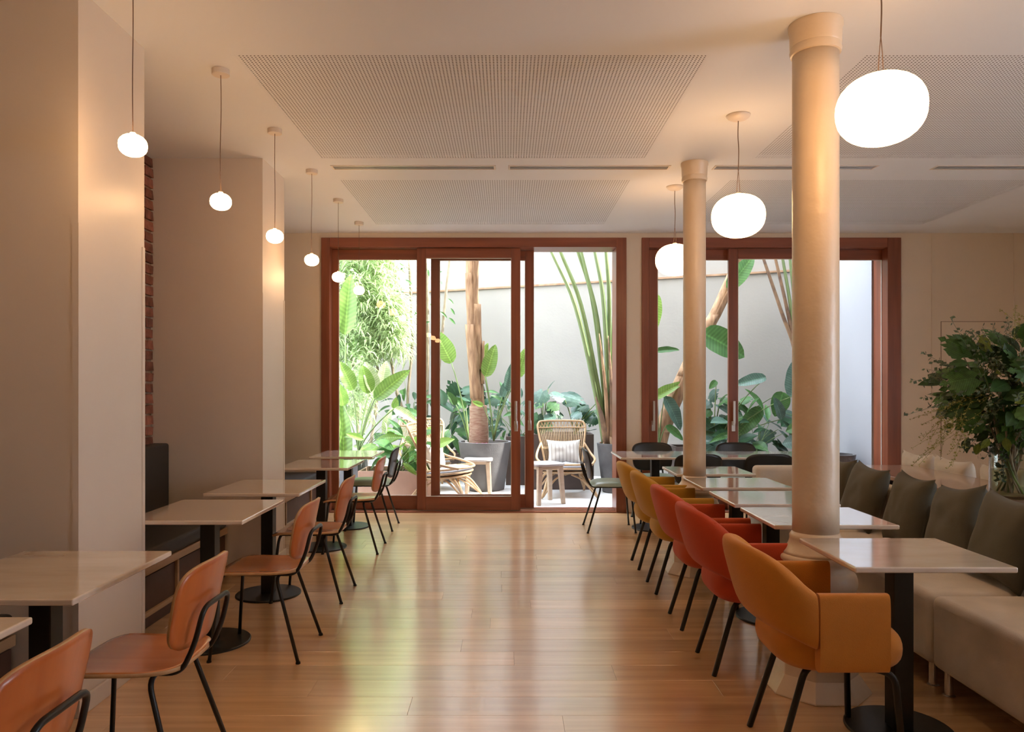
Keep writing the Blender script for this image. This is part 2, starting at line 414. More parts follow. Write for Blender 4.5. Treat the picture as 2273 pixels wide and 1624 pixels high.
# ---------------- sliding doors
def sash(parent, x0, x1, z0, z1, yc, st=0.10, top=.115, bot=.15, handle=None, lst=None, rst=None):
    d = .045; l = lst or st; r = rst or st
    s = bpy.data.objects.new('sash', None); col.objects.link(s); s.parent = parent; s.location = ((x0+x1)/2, yc, z0); s.empty_display_size = .1
    w = (x1-x0)/2; h = z1-z0
    MB().box(-w,-w+l,-d/2,d/2,0,h).build('stile', mahog, s, bevel=.003)
    MB().box(w-r,w,-d/2,d/2,0,h).build('stile', mahog, s, bevel=.003)
    MB().box(-w+l,w-r,-d/2,d/2,h-top,h).build('top_rail', mahog_x, s, bevel=.003)
    MB().box(-w+l,w-r,-d/2,d/2,0,bot).build('bottom_rail', mahog_x, s, bevel=.003)
    MB().box(-w+l-.004,w-r+.004,-.004,.004,bot-.004,h-top+.004).build('pane', pane_m, s)
    bead = M_bead
    MB().box(-w+l,-w+l+.006,-d/2+.004,-.005,bot,h-top).box(w-r-.006,w-r,-d/2+.004,-.005,bot,h-top).box(-w+l,w-r,-d/2+.004,-.005,h-top-.006,h-top).box(-w+l,w-r,-d/2+.004,-.005,bot,bot+.006).build('glazing_bead', bead, s)
    if handle:
        hx = (-w+l/2) if handle == 'l' else (w-r/2)
        zc = 1.075-z0
        m = MB().box(hx-.021,hx+.021,-d/2-.008,-d/2,zc-.17,zc-.055).box(hx-.012,hx+.012,-d/2-.05,-d/2-.03,zc-.08,zc+.17).box(hx-.014,hx+.014,-d/2-.035,-d/2,zc-.10,zc-.055)
        m.build('pull_handle', steel, s, bevel=.003)
    return s
M_bead = M('pale sealant bead', (0.60,0.54,0.48), 0.5)
def door(nm, lab, x0, x1, jl, jr, tp):
    d = struct(thing(nm, lab, 'sliding door', ((x0+x1)/2, D, 0)))
    w = (x1-x0)/2; y0, y1 = -.025, .30
    MB().box(-w,-w+jl,y0,y1,0,OT).build('jamb', mahog, d, bevel=.004)
    MB().box(w-jr,w,y0,y1,0,OT).build('jamb', mahog, d, bevel=.004)
    MB().box(-w+jl,w-jr,y0,y1,OT-tp,OT).build('head', mahog_x, d, bevel=.004)
    MB().box(-w+jl,w-jr,-.02,.29,-.02,.012).build('threshold', mahog_x, d)
    for yy in (.05,.12,.20):
        MB().box(-w+jl,w-jr,yy-.004,yy+.004,.012,.020).build('track', steel, d)
    d['cx'] = (x0+x1)/2
    return d
def SX(px, Y, d): return (px-VX)/F*Y - d['cx']
ZS = .022
d1 = door('door_1', 'tall mahogany sliding glass door standing half open to the garden', O1[0], O1[1], BX(733)-O1[0], .115, .105)
YA, YBq, YC = D+.12, D+.05, D+.20
zt = OT-.108
sash(d1, SX(733,YA,d1), SX(946,YA,d1), ZS, zt, YA-D)
sash(d1, SX(926,YBq,d1), SX(1155,YBq,d1), ZS, zt, YBq-D, handle='r', top=.11)
sash(d1, SX(957,YC,d1), SX(1185,YC,d1), ZS, zt, YC-D, handle='r', top=.11, st=.098)
d2 = door('door_2', 'mahogany sliding glass door behind the two cream columns', O2[0], O2[1], BX(1440)-O2[0], BX(1998)-BX(1968), .110)
sash(d2, SX(1440,YA,d2), SX(1637,YA,d2), ZS, OT-.112, YA-D, handle='l', lst=.095)
sash(d2, SX(1616,YBq,d2), SX(1822,YBq,d2), ZS, OT-.112, YBq-D, handle='l', lst=.105)
sash(d2, SX(1803,YA,d2), SX(1968,YA,d2), ZS, OT-.112, YA-D, rst=.062)
# ------------------------------------------------------------------ columns
def column(loc, rs, lab, rot=math.pi/8):
    t = thing('cast_iron_column', lab, 'column', loc, 0, 'cream painted iron columns')
    rp = .172/math.cos(math.pi/8)
    MB().lathe([(rp*1.30,0),(rp*1.29,.008),(rp*1.0,.085),(rp*1.0,.44),(rp*.97,.455)], 8, rot=rot).build('plinth', col_paint, t, bevel=.004)
    pr = []
    for k in range(11):
        a = -math.pi/2 + math.pi*k/10
        pr.append((.155+.028*math.cos(a), .505+.05*math.sin(a)))
    pr = [(.13,.45)] + pr + [(.146,.562),(.140,.578),(.143,.592)]
    for k in range(9):
        a = -math.pi/2 + math.pi*k/8
        pr.append((.146+.018*math.cos(a), .612+.018*math.sin(a)))
    for k in range(9):
        u = k/8; pr.append((rs+.012+(.150-rs-.012)*(1-u)**1.9, .634+.066*u))
    pr += [(rs+.013,.712),(rs+.006,.722),(rs,.732)]
    MB().lathe(pr, 40).build('base_moulding', col_paint, t, smooth=True)
    sp = [(rs, .72+ (H-.13-.72)*k/16) for k in range(17)]
    MB().lathe(sp, 40).build('shaft', col_paint, t, smooth=True)
    c = [(rs,H-.145),(rs+.008,H-.142),(rs+.012,H-.125),(rs+.008,H-.105),(rs+.011,H-.10),(rs+.013,H-.03),(rs+.018,H-.02),(rs+.018,H-.001)]
    MB().lathe(c, 40).build('collar', col_paint, t, angle=35)
    return t
column((1.456, 3.49, 0), .104, 'thick lumpy cream column nearest the camera, in front of the marble tables')
column((1.434, 5.66, 0), .085, 'slimmer cream column farther back, near the garden doors')

# ------------------------------------------------------------------ pendants
shade_b = emit('lit opal glass large', WARM, LAMP_BIG)
shade_s = emit('lit opal glass small', WARM, LAMP_SMALL)
def globe_prof(a, b, n=18, e=2.25):
    pr = []
    for k in range(n+1):
        t = -math.pi/2 + math.pi*k/n
        c, s_ = math.cos(t), math.sin(t)
        pr.append((max(a*abs(c)**(2/e), 1e-4), b*math.copysign(abs(s_)**(2/e), s_)))
    return pr
def pendant_small(i, Y, lab, group):
    zc = 2.41; X = -1.546
    t = thing('globe_pendant', lab, 'pendant lamp', (X, Y, zc-.046), 0, group)
    MB().lathe(globe_prof(.056,.0455,12), 20, (0,0,.046)).build('globe_shade', shade_s, t, smooth=True)
    MB().lathe([(.012,0),(.012,.008),(.004,.014)], 12, (0,0,.0905)).build('cap', canopy_m, t)
    top = H-.03-(zc-.046)
    w = R.uniform(-.004,.004)
    MB().tube(smooth_path([(0,0,.10),(w,0,.10+(top-.1)*.33),(-w*.6,0,.10+(top-.1)*.7),(0,0,top+.002)],8), .0022, 6).build('cord', cord_m, t)
    MB().lathe([(.044,0),(.046,.002),(.046,.0295)], 28, (0,0,top)).build('canopy', canopy_m, t, angle=40)
small_l = ['first and nearest small white globe pendant, against the near pillar', 'second small white globe pendant, before the brown recess wall', 'third small white globe pendant, beside the far pillar face',
           'fourth small white globe pendant, just left of the door frame', 'fifth small white globe pendant, overlapping the left door jamb', 'sixth and farthest small white globe pendant, before the garden glass']
for i, lb in enumerate(small_l):
    pendant_small(i, F*1.546/(831,636,516,434,375,329)[i], lb, 'small globe pendants over the left tables')
for k in range(1, 4):  # unseen pendants added to warm the pillar faces turned to the camera
    pendant_small(0, 3.05-.93*k, ('', 'added unseen small globe pendant just nearer than the picture edge, over the corner table', 'added unseen small globe pendant two places nearer than the picture edge', 'last added unseen small globe pendant of the left row, nearest the rear wall')[k], 'unseen globe pendants added behind the viewpoint')
def pendant_big(X, Y, zc, lab, group):
    t = thing('large_globe_pendant', lab, 'pendant lamp', (X, Y, zc-.135), 0, group)
    MB().lathe(globe_prof(.165,.135,18), 32, (0,0,.135)).build('globe_shade', shade_b, t, smooth=True)
    MB().lathe([(.02,0),(.02,.01),(.006,.018)], 14, (0,0,.268)).build('cap', canopy_m, t)
    top = H-.036-(zc-.135)
    MB().tube(smooth_path([(0,0,.42),(.003,0,.42+(top-.42)*.4),(-.002,0,.42+(top-.42)*.7),(0,0,top+.004)],8), .0028, 6).build('cord', cord_m, t)
    for s in (-1,1): MB().tube([(s*.010,0,.275),(s*.007,0,.34),(0,0,.425)], .0018, 5).build('suspension_wire', cord_m, t)
    pr = [(.012,0),(.03,.003),(.052,.011),(.066,.021),(.073,.030),(.075,.0355)]
    MB().lathe(pr, 32, (0,0,top)).build('canopy', canopy_m, t, smooth=True)
pendant_big(1.46, 2.888, 2.497, 'largest looking white globe pendant, nearest, right of the thick column', 'large globe pendants over the right tables')
pendant_big(1.457, 4.66, 2.487, 'middle large white globe pendant between the two columns', 'large globe pendants over the right tables')
pendant_big(1.436, 6.33, 2.493, 'farthest large white globe pendant, half hidden by the slim column', 'large globe pendants over the right tables')
for k in ():  pendant_big(1.46, 2.888-1.72*k, 2.49, 'large white globe pendant of the right row, just out of the picture', 'large globe pendants behind the viewpoint')

# ------------------------------------------------------------------ tables
TZ = .735
def table(name, lab, cx, cy_, w, d, mat, group, base=True, thick=.022, rb_=.215):
    t = thing(name, lab, 'table', (cx, cy_, 0), 0, group)
    MB().box(-w/2,w/2,-d/2,d/2,TZ-thick,TZ).build('tabletop', mat, t, bevel=.006, seg=3)
    MB().box(-.04,.04,-.04,.04,.012,TZ-thick-.006).build('column', black_metal, t, bevel=.004)
    MB().box(-.16,.16,-.13,.13,TZ-thick-.006,TZ-thick).build('mounting_plate', black_metal, t)
    MB().lathe([(rb_,0),(rb_,.008),(rb_-.004,.012)], 48).build('base_plate', black_metal, t, angle=40)
    return t
LT = [(1.84,-1.71,'marble table cut off at the bottom left corner'), (2.715,-1.695,'nearest full marble table on the left, before the near pillar'),
      (4.09,-1.645,'marble table in the first dark booth, second wooden chair pulled up to it'), (5.03,-1.625,'marble table before the far pillar, at the end of the first booth'),
      (6.475,-1.625,'marble table just past the far pillar face'), (7.44,-1.60,'farthest marble table on the left, beside the glass door')]
for (yc, xc, lb) in LT:
    table('square_table', lb, xc, yc, .61, .70, marble, 'square marble tables on the left')
RT = [(3.05,'nearest white marble table on the right, beside the orange armchair'), (3.89,'white marble table just behind the thick column, second on the right'),
      (4.53,'third white marble table of the right row'), (5.22,'fourth white marble table of the right row, just before the slim column'), (5.98,'fifth white marble table of the right row, just behind the slim column')]
for (yc, lb) in RT:
    table('square_table', lb, 1.617, yc, .615, .54, marble_r, 'square marble tables on the right', rb_=.21)
t = thing('long_table', 'long white marble dining table set across before the garden door', 'table', (2.02, 7.36, 0))
MB().box(-.94,.94,-.34,.34,TZ-.022,TZ).build('tabletop', marble_r, t, bevel=.006, seg=3)
for sx in (-1,1):
    MB().box(sx*.55-.04,sx*.55+.04,-.04,.04,.012,TZ-.022).build('column', black_metal, t, bevel=.004)
    MB().lathe([(.23,0),(.23,.008),(.226,.012)], 40, (sx*.55,0,0)).build('base_plate', black_metal, t, angle=40)

# ------------------------------------------------------------------ bentwood / black chairs (front = local +x)
def superell(u, v, a, b, e):
    """unit square grid point -> rounded rectangle"""
    x, y = 2*u-1, 2*v-1
    m = max(abs(x), abs(y)); l = (abs(x)**e + abs(y)**e)**(1/e) if m > 0 else 1
    k = m/l if l > 0 else 1
    return x*k*a, y*k*b
def seat_shell(t, mat):
    def fn(u, v):
        x, y = superell(u, v, .222, .212, 5)
        yy = y*(1.0 - .10*(0.5 - x/.444))
        z = .452 - .010*(1-(y/.21)**2)*(1 if x < .1 else max(0,1-(x-.1)/.12)) - .028*max(0,(x-.12)/.10)**2 + .006*max(0,(-x-.1)/.12)
        return (x, yy, z)
    return MB().grid(fn, 20, 20).build('seat', mat, t, smooth=True, solid=.014, rim=ply_edge if mat is ply_seat else None)
def back_shell(t, mat, wd=.202):
    def fn(u, v):
        y, z = superell(u, v, wd, .148, 4.0)
        z += .655
        yy = y*(1+.04*(z-.655)/.148)
        x = -.212 - .20*(z-.507) - .035*(1-(y/wd)**2) + .02
        return (x, yy, z)
    return MB().grid(fn, 18, 14).build('backrest', mat, t, smooth=True, solid=.012, rim=ply_edge if mat is ply else None)
def chair_frame(t):
    r = .0095
    for s in (-1,1):
        MB().tube(fillet([(.205,s*.205,.008),(.165,s*.160,.424),(.165,0,.424)], .05), r, 8).build('leg', black_metal, t, smooth=True)
        MB().tube(fillet([(-.255,s*.215,.008),(-.125,s*.160,.424),(-.125,0,.424)], .05), r, 8).build('leg', black_metal, t, smooth=True)
        MB().lathe([(.012,0),(.013,.003),(.011,.012)], 10, (.2058,s*.2058,0)).build('foot_glide', black_metal, t)
        MB().lathe([(.012,0),(.013,.003),(.011,.012)], 10, (-.2558,s*.2155,0)).build('foot_glide', black_metal, t)
    pts = [(.16,-.115,.43),(-.215,-.115,.43),(-.262,-.115,.53),(-.292,-.11,.655),(-.292,.11,.655),(-.262,.115,.53),(-.215,.115,.43),(.16,.115,.43)]
    MB().tube(fillet(pts, .045, 6), r, 8).build('back_support', black_metal, t, smooth=True)
def wooden_chair(lab, X, Y, rz):
    t = thing('wooden_chair', lab, 'chair', (X, Y, 0), rz, 'beech chairs along the left tables')
    seat_shell(t, ply_seat); back_shell(t, ply); chair_frame(t)
    return t
def black_chair(lab, X, Y, rz, group, wd=.202):
    t = thing('black_chair', lab, 'chair', (X, Y, 0), rz, group)
    def fn(u, v):
        x, y = superell(u, v, .222, .212, 4.5)
        d = max(abs(2*u-1), abs(2*v-1)); z = .445 + .048*(1-d**5) 
        return (x, y, z)
    m = MB().grid(fn, 20, 20)
    n0 = len(m.v)
    def fb(u, v):
        x, y = superell(u, v, .222, .212, 4.5); return (x, y, .438)
    m.grid(lambda u, v: fb(1-u, v), 20, 20)
    m.build('seat_pad', sage, t, smooth=True)
    back_shell(t, black_ply, wd); chair_frame(t)
    return t
WC = [(1.76,-1.35,'wooden chair cut off at the bottom left corner, seen from behind'), (2.66,-1.335,'nearest complete wooden chair on the left, orange back turned to us'),
      (3.99,-1.32,'second wooden chair from the camera, beside the near booth table'), (5.02,-1.335,'third wooden chair from the camera, level with the far pillar'),
      (6.42,-1.35,'farthest wooden chair on the left, before the black one')]
for (yc, xc, lb) in WC: wooden_chair(lb, xc, yc, math.pi + R.uniform(-.02,.02))
black_chair('black backed chair with sage seat at the farthest left table', -1.375, 7.40, math.pi, 'black chairs with sage pads')
black_chair('black backed chair with sage seat standing alone by the open doorway', 1.03, 7.31, 0.0, 'black chairs with sage pads')
for (x, y_, rz, lb) in ((1.73,6.93,math.pi/2,'black chair with its back to us, left, before the long table'), (2.37,6.93,math.pi/2,'black chair with its back to us, right, before the long table'),
                        (1.56,7.72,-math.pi/2,'black chair on the garden side of the long table, left'), (2.46,7.72,-math.pi/2,'black chair on the garden side of the long table, right')):
    black_chair(lb, x, y_, rz, 'black chairs around the long table', .215)

# ------------------------------------------------------------------ upholstered armchairs (front = local +x, origin under the seat)
def armchair(lab, X, Y, rz, colr):
    t = thing('upholstered_armchair', lab, 'armchair', (X, Y, 0), rz, 'armchairs along the right tables')
    fab = fabric('wool ' + lab, colr, 0.12)
    # plan curve of the shell, from arm to arm round the back
    def plan(s):                      # s in -1..1
        a = abs(s); sg = -1 if s < 0 else 1
        if a > .62:                   # arm
            k = (a-.62)/.38
            return (-.125 + k*.255, sg*(.250 - .002*k)), (0, sg*1.0)
        th = (a/.62)*math.pi/2
        c, sn = math.cos(th), math.sin(th)
        x = -.125 - .135*abs(c)**.62; y_ = .250*abs(sn)**.95
        n = Vector((-c/.135, sn/.250)).normalized()
        return (x, sg*y_), (n.x, sg*n.y)
    def top(s):
        a = abs(s)
        if a > .62: return .668
        k = a/.62
        return .668 + .150*(1-k**2.8)
    def bot(s):
        a = abs(s)
        if a > .62: return .385
        k = a/.62
        return .518 - .05*k**4
    def shell(s0, s1, nu, thick, nm, square):
        prof = 14
        def fn(u, v):
            s = s0 + (s1-s0)*u
            (x, y_), (nx, ny) = plan(s)
            zt_, zb = top(s), bot(s); hh = (zt_-zb)/2; zc = (zt_+zb)/2
            th = 2*math.pi*v
            e = .35 if square else .55
            cz = math.copysign(abs(math.cos(th))**e, math.cos(th)); cn = math.copysign(abs(math.sin(th))**(e+.15), math.sin(th))
            z = zc + hh*cz
            lean = 0 if abs(s) > .62 else -.30*(z-.50)*(math.cos(abs(s)/.62*math.pi/2))**1.0
            bulge = 1.0
            return (x + nx*cn*thick/2 + lean, y_ + ny*cn*thick/2, z)
        m = MB()
        pts = [[fn(i/nu, j/24) for j in range(24)] for i in range(nu+1)]
        vs_ = [p for row in pts for p in row]; fs_ = []
        for i in range(nu):
            for j in range(24):
                j2 = (j+1) % 24
                fs_.append((i*24+j, (i+1)*24+j, (i+1)*24+j2, i*24+j2))
        fs_.append(tuple(range(24))); fs_.append(tuple(nu*24+j for j in range(23,-1,-1)))
        m.add(vs_, fs_)
        return m.build(nm, fab, t, angle=50, bevel=0)
    shell(-.615, .615, 40, .080, 'backrest', False)
    shell(-1.0, -.622, 10, .050, 'arm', True)
    shell(.622, 1.0, 10, .050, 'arm', True)
    # seat: plump rounded body
    def seat(u, v):
        th = 2*math.pi*u; ph = -math.pi/2 + math.pi*v
        c, s_ = math.cos(th), math.sin(th); cp, sp = math.cos(ph), math.sin(ph)
        e = .55
        rx = math.copysign(abs(c)**e, c)*abs(cp)**.45; ry = math.copysign(abs(s_)**e, s_)*abs(cp)**.45
        z = .432 + .088*math.copysign(abs(sp)**.8, sp)
        x = .012 + rx*.244
        return (x, ry*.221, z)
    MB().grid(seat, 48, 20, closed_u=True).build('seat', fab, t, smooth=True)
    for s in (-1,1):
        MB().tube(fillet([(-.235,s*.160,.0),(-.125,s*.140,.355),(-.05,s*.10,.362)], .045, 5), .0125, 10).build('leg', black_metal, t, smooth=True)
        MB().tube(fillet([(.205,s*.225,.0),(.185,s*.195,.355),(.10,s*.14,.362)], .045, 5), .0125, 10).build('leg', black_metal, t, smooth=True)
    MB().tube([(-.06,-.11,.36),(-.06,.11,.36)], .010, 8).build('under_frame', black_metal, t)
    return t
AC = [(2.92,(0.56,0.20,0.016),'nearest mustard orange upholstered armchair on the right'), (3.77,(0.52,0.058,0.012),'burnt orange armchair, second from the camera'),
      (4.44,(0.54,0.075,0.014),'burnt orange armchair, third from the camera'), (5.18,(0.52,0.27,0.026),'mustard yellow armchair, fourth from the camera'),
      (5.84,(0.53,0.285,0.03),'farthest mustard yellow armchair')]
for (yc, c, lb) in AC: armchair(lb, 1.245, yc, 0, c)

# ------------------------------------------------------------------ booths on the left
def booth(lab, y0, y1, stiles):
    t = thing('booth_bench', lab, 'bench', ((XL-2.09)/2, y0, 0), 0, 'dark booth benches on the left')
    ox = (XL-2.09)/2
    L_ = y1-y0; xb, xf = XL+.012-ox, -2.09-ox
    MB().box(xb, xf-.02, 0.002, L_-.002, .0, .30).build('base_panel', brown_panel, t)
    MB().box(xf-.02, xf, .002, L_-.002, .315, .362).build('top_rail', oak_trim, t, bevel=.002)
    MB().box(xf-.02, xf, .002, L_-.002, .072, .10).build('bottom_rail', oak_trim, t, bevel=.002)
    for yy in stiles:
        MB().box(xf-.02, xf-.001, yy-y0-.012, yy-y0+.012, .10, .315).build('stile', oak_trim, t, bevel=.002)
    MB().box(xb, xf, .004, L_-.004, .362, .455).build('seat_pad', char_fab, t, bevel=.025, seg=4)
    MB().box(xb, xb+.125, .004, L_-.004, .44, .99).build('backrest', char_fab, t, bevel=.02, seg=4)
    return t
booth('dark booth bench in the recess between the two pillars', 3.75, 5.525, (4.70,))
booth('dark booth bench in the far recess beside the garden door', 6.095, 8.24, (7.0, 7.9))
booth('dark booth bench at the bottom left, before the near pillar', 0.9, 3.145, (1.6, 2.4))
# ------------------------------------------------------------------ banquette, cushions, console, vase on the right
def soft_box(m, x0, x1, y0, y1, z0, z1): return m.box(x0,x1,y0,y1,z0,z1)
chrome = M('satin chrome leg', (0.75,0.72,0.68), 0.2, metal=1.0)
def banquette(lab, y0, y1, end=False):
    t = thing('banquette_module', lab, 'sofa', (2.32, y0, 0), 0, 'beige banquette modules')
    L_ = y1-y0; g = .004
    MB().box(-.352, .24, g, L_-g, .115, .448).build('seat', beige_fab, t, bevel=.035, seg=5, angle=60)
    MB().box(.235, .36, g, L_-g, .115, .735).build('backrest', beige_fab, t, bevel=.03, seg=4, angle=60)
    for (lx, ly) in ((-.30,.06),(-.30,L_-.06),(.30,.06),(.30,L_-.06)):
        l = MB().lathe([(.018,.006),(.018,.116)], 14, (lx,ly,0)).build('leg', chrome, t, angle=40)
        MB().lathe([(.028,0),(.028,.004),(.02,.008)], 14, (lx,ly,0)).build('foot_disc', chrome, l)
    if end:
        MB().box(-.28, .36, L_-g, L_+.13, .115, .757).build('end_arm', beige_fab, t, bevel=.035, seg=5, angle=60)
    return t
banquette('nearest beige banquette module at the bottom right', 1.80, 3.44)
banquette('middle beige banquette module behind the nearest right table', 3.445, 4.93)
banquette('farthest beige banquette module with an end arm', 4.935, 6.05, True)

def pillow_mesh(w, h, t_, seed, mat, n=18):
    rr = random.Random(seed); off = Vector((rr.uniform(0,50), rr.uniform(0,50), 0))
    m = MB()
    def side(sg):
        def fn(u, v):
            a, b = 2*u-1, 2*v-1
            x = w/2*a*(1-.13*(1-b*b)); z = h/2*b*(1-.13*(1-a*a))
            th = t_/2*max(0,(1-a**4)*(1-b**4))**.55
            wr = .005*noise.noise(Vector((a*2.2, b*2.2, sg*3))+off)*(1-a*a)*(1-b*b)*3
            return (x, sg*(th+wr), z)
        return fn
    m.grid(side(-1), n, n); m.grid(lambda u, v: side(1)(1-u, v), n, n)
    me = m.mesh('throw_pillow', True)
    bm_ = bmesh.new(); bm_.from_mesh(me); bmesh.ops.remove_doubles(bm_, verts=bm_.verts, dist=1e-5); bm_.to_mesh(me); bm_.free()
    me.polygons.foreach_set('use_smooth', [True]*len(me.polygons))
    me.materials.append(mat); return me
def pillow(lab, group, loc, rot, w, h, t_, mat, seed):
    o = obj_of('throw_pillow', pillow_mesh(w, h, t_, seed, mat)); o.location = loc; o.rotation_euler = rot
    return tag(o, lab, 'cushion', group)
OL = [(5.42,'farthest olive cushion, half hidden by the thick column'), (5.02,'second farthest olive cushion on the banquette'), (4.46,'olive cushion behind the second right marble table'),
      (4.00,'tilted olive cushion between two straighter ones'), (3.60,'large olive cushion behind the nearest right table corner'), (3.16,'olive cushion cut off at the right picture edge')]
for k, (yc, lb) in enumerate(OL):
    rot = (R.uniform(-.05,.05), math.radians(0), math.pi/2 + R.uniform(-.06,.06))
    tilt = (.20, .0, 0, .16, 0, .10)[k]
    e = Matrix.Translation((2.42, yc, .668)) @ Matrix.Rotation(math.radians(14 + k % 2 * 3), 4, 'Y') @ Matrix.Rotation(math.pi/2 + R.uniform(-.05,.05), 4, 'Z') @ Matrix.Rotation(R.uniform(-.06,.06) + (.12 if k == 3 else 0), 4, 'Y')
    o = pillow(lb, 'olive cushions on the banquette', (0,0,0), (0,0,0), .405, .45, .165, olive_fab, 20+k); o.matrix_world = e

# console between the two rows of seats
console_m = M('polished stone with wall reflection tint', (0.42,0.27,0.20), 0.12, color2=(0.34,0.21,0.155), scale=4, coat=0.3)  # rosy tint paints in the wall's reflection on the polished top
t = thing('console_table', 'long polished console behind the banquette carrying the big vase', 'console', (2.98, 3.7, 0))
MB().box(-.275,.275,-1.7,2.25,.75,.78).build('top', console_m, t, bevel=.004)
for (ya, yb) in ((-1.66,-1.62),(.2,.24),(2.17,2.21)): MB().box(-.25,.25,ya,yb,0,.75).build('side_panel', brown_panel, t)
MB().box(-.012,.012,-1.62,.2,.1,.75).box(-.012,.012,.24,2.17,.1,.75).build('back_panel', brown_panel, t)
t = thing('window_bench', 'pale upholstered bench on the far side of the console', 'bench', (3.62, 3.7, 0))
MB().box(-.33,.33,-1.6,2.3,.12,.44).build('seat', beige_fab, t, bevel=.035, seg=4, angle=60)
for lx in (-.28,.28):
    for ly in (-1.5,.3,2.2): MB().lathe([(.02,0),(.02,.121)], 12, (lx,ly,0)).build('leg', chrome, t)
CL = [(6.02,'cream linen pillow farthest left, behind the console'), (5.55,'cream linen pillow in the middle, behind the console'), (4.98,'cream linen pillow nearest the vase, behind the console')]
for k, (yc, lb) in enumerate(CL):
    o = pillow(lb, 'cream pillows behind the console', (0,0,0), (0,0,0), .46, .44, .16, cream_fab, 40+k)
    o.matrix_world = Matrix.Translation((3.375, yc, .662)) @ Matrix.Rotation(math.radians(-8), 4, 'Y') @ Matrix.Rotation(math.pi/2+R.uniform(-.05,.05), 4, 'Z') @ Matrix.Rotation(R.uniform(-.05,.05), 4, 'Y')

VC = Vector((2.88, 4.22, .78))
t = thing('glass_vase', 'clear glass cylinder vase holding the green bouquet', 'vase', VC)
vm = glass('vase glass', 1.45, 2.2, (0.93,0.96,0.94))
MB().lathe([(.098,.0),(.108,.004),(.110,.02),(.110,.27),(.114,.30),(.110,.30),(.105,.27),(.104,.02),(.09,.015)], 40).build('vessel', vm, t, smooth=True)
water = glass('water', 1.33, 1.0, (0.86,0.90,0.80))
MB().lathe([(.09,.016),(.1035,.021),(.1035,.16)], 36).build('water', water, t, smooth=True)

# ------------------------------------------------------------------ leaf meshes (unit length along +y, normal +z)
def leaf_mesh(name, mat, width, fold=.25, droop=.3, shape='paddle', nv=9, wave=0.0):
    m = MB(); cols = (-1,-.5,0,.5,1)
    for j in range(nv+1):
        t_ = j/nv
        if shape == 'paddle': w = width*max(.02, math.sin(math.pi*min(1,t_**.75*.97+.03))**.62)
        elif shape == 'lance': w = width*max(.02, math.sin(math.pi*t_**.85)**.9)
        else: w = width*max(.02, math.sin(math.pi*t_)**.8)
        for c in cols:
            x = c*w/2
            m.v.append((x, t_*(1-.12*droop*t_), fold*abs(x) - droop*t_*t_*.5 + wave*width*math.sin(t_*17+c)*abs(c)))
    for j in range(nv):
        for i in range(4): m.f.append((j*5+i, j*5+i+1, (j+1)*5+i+1, (j+1)*5+i))
    me = m.mesh(name, True); me.materials.append(mat); return me
def monstera_mesh(name, mat):
    m = MB()
    lob = [(-.18,.02,.34,.42),(.00,.16,.50,.50),(.14,.30,.54,.60),(.28,.45,.50,.72),(.43,.60,.42,.84),(.58,.80,.28,.97)]
    for s in (-1,1):
        for (y0,y1,w,yt) in lob:
            # each lobe: from the midrib outward with a rounded end, gap between lobes
            ya, yb = max(0,y0), max(.03,y1)
            pts = [(0,ya),(s*w*.45,y0*.9-.02+.05*w),(s*w*.92,(y0*.5+yt*.35)-.06),(s*w,(y0*.4+yt*.45)),(s*w*.85,(y1*.45+yt*.5)),(s*w*.42,y1*.8+.03+.08*w),(0,yb)]
            z = [-.35*(p[0]**2) - .18*max(0,p[1])**2 for p in pts]
            o = len(m.v); m.v += [(p[0],p[1],zz) for p, zz in zip(pts,z)]
            idx = list(range(o,o+7)); m.f.append(tuple(idx if s > 0 else idx[::-1]))
    tip = [(0,.72),(.14,.84),(0,1.0),(-.14,.84)]
    o = len(m.v); m.v += [(x,y_,-.18*y_*y_) for x,y_ in tip]; m.f.append((o,o+1,o+2,o+3))
    me = m.mesh(name); me.materials.append(mat); return me
def leafmat(nm, c, c2, trans=.35, rough=.38):
    m = M(nm, c, rough, color2=c2, scale=6, rnd=.28, trans=trans, spec=.4)
    N = m.node_tree.nodes; L = m.node_tree.links; b = N['Principled BSDF']
    src = b.inputs['Base Color'].links[0].from_socket              # ribs running out from a pale midrib
    tc = N.new('ShaderNodeTexCoord'); sx = N.new('ShaderNodeSeparateXYZ'); L.new(tc.outputs['Object'], sx.inputs[0])
    ab = N.new('ShaderNodeMath'); ab.operation = 'ABSOLUTE'; L.new(sx.outputs['X'], ab.inputs[0])
    sl = N.new('ShaderNodeMath'); sl.operation = 'MULTIPLY_ADD'; sl.inputs[1].default_value = -.55; L.new(ab.outputs[0], sl.inputs[0]); L.new(sx.outputs['Y'], sl.inputs[2])
    sc = N.new('ShaderNodeMath'); sc.operation = 'MULTIPLY'; sc.inputs[1].default_value = 95.0; L.new(sl.outputs[0], sc.inputs[0])
    sn = N.new('ShaderNodeMath'); sn.operation = 'SINE'; L.new(sc.outputs[0], sn.inputs[0])
    mr = N.new('ShaderNodeMapRange'); mr.inputs[1].default_value = -1; mr.inputs[3].default_value = .80; mr.inputs[4].default_value = 1.08; L.new(sn.outputs[0], mr.inputs[0])
    rib = N.new('ShaderNodeMapRange'); rib.inputs[1].default_value = .006; rib.inputs[2].default_value = .016; rib.inputs[3].default_value = 1.55; rib.inputs[4].default_value = 1.0; L.new(ab.outputs[0], rib.inputs[0])
    mm = N.new('ShaderNodeMath'); mm.operation = 'MULTIPLY'; L.new(mr.outputs[0], mm.inputs[0]); L.new(rib.outputs[0], mm.inputs[1])
    hs = N.new('ShaderNodeHueSaturation'); L.new(mm.outputs[0], hs.inputs['Value']); L.new(src, hs.inputs['Color'])
    L.new(hs.outputs[0], b.inputs['Base Color'])
    for n in N:
        if n.type == 'BSDF_TRANSLUCENT': L.new(hs.outputs[0], n.inputs['Color'])
    return m
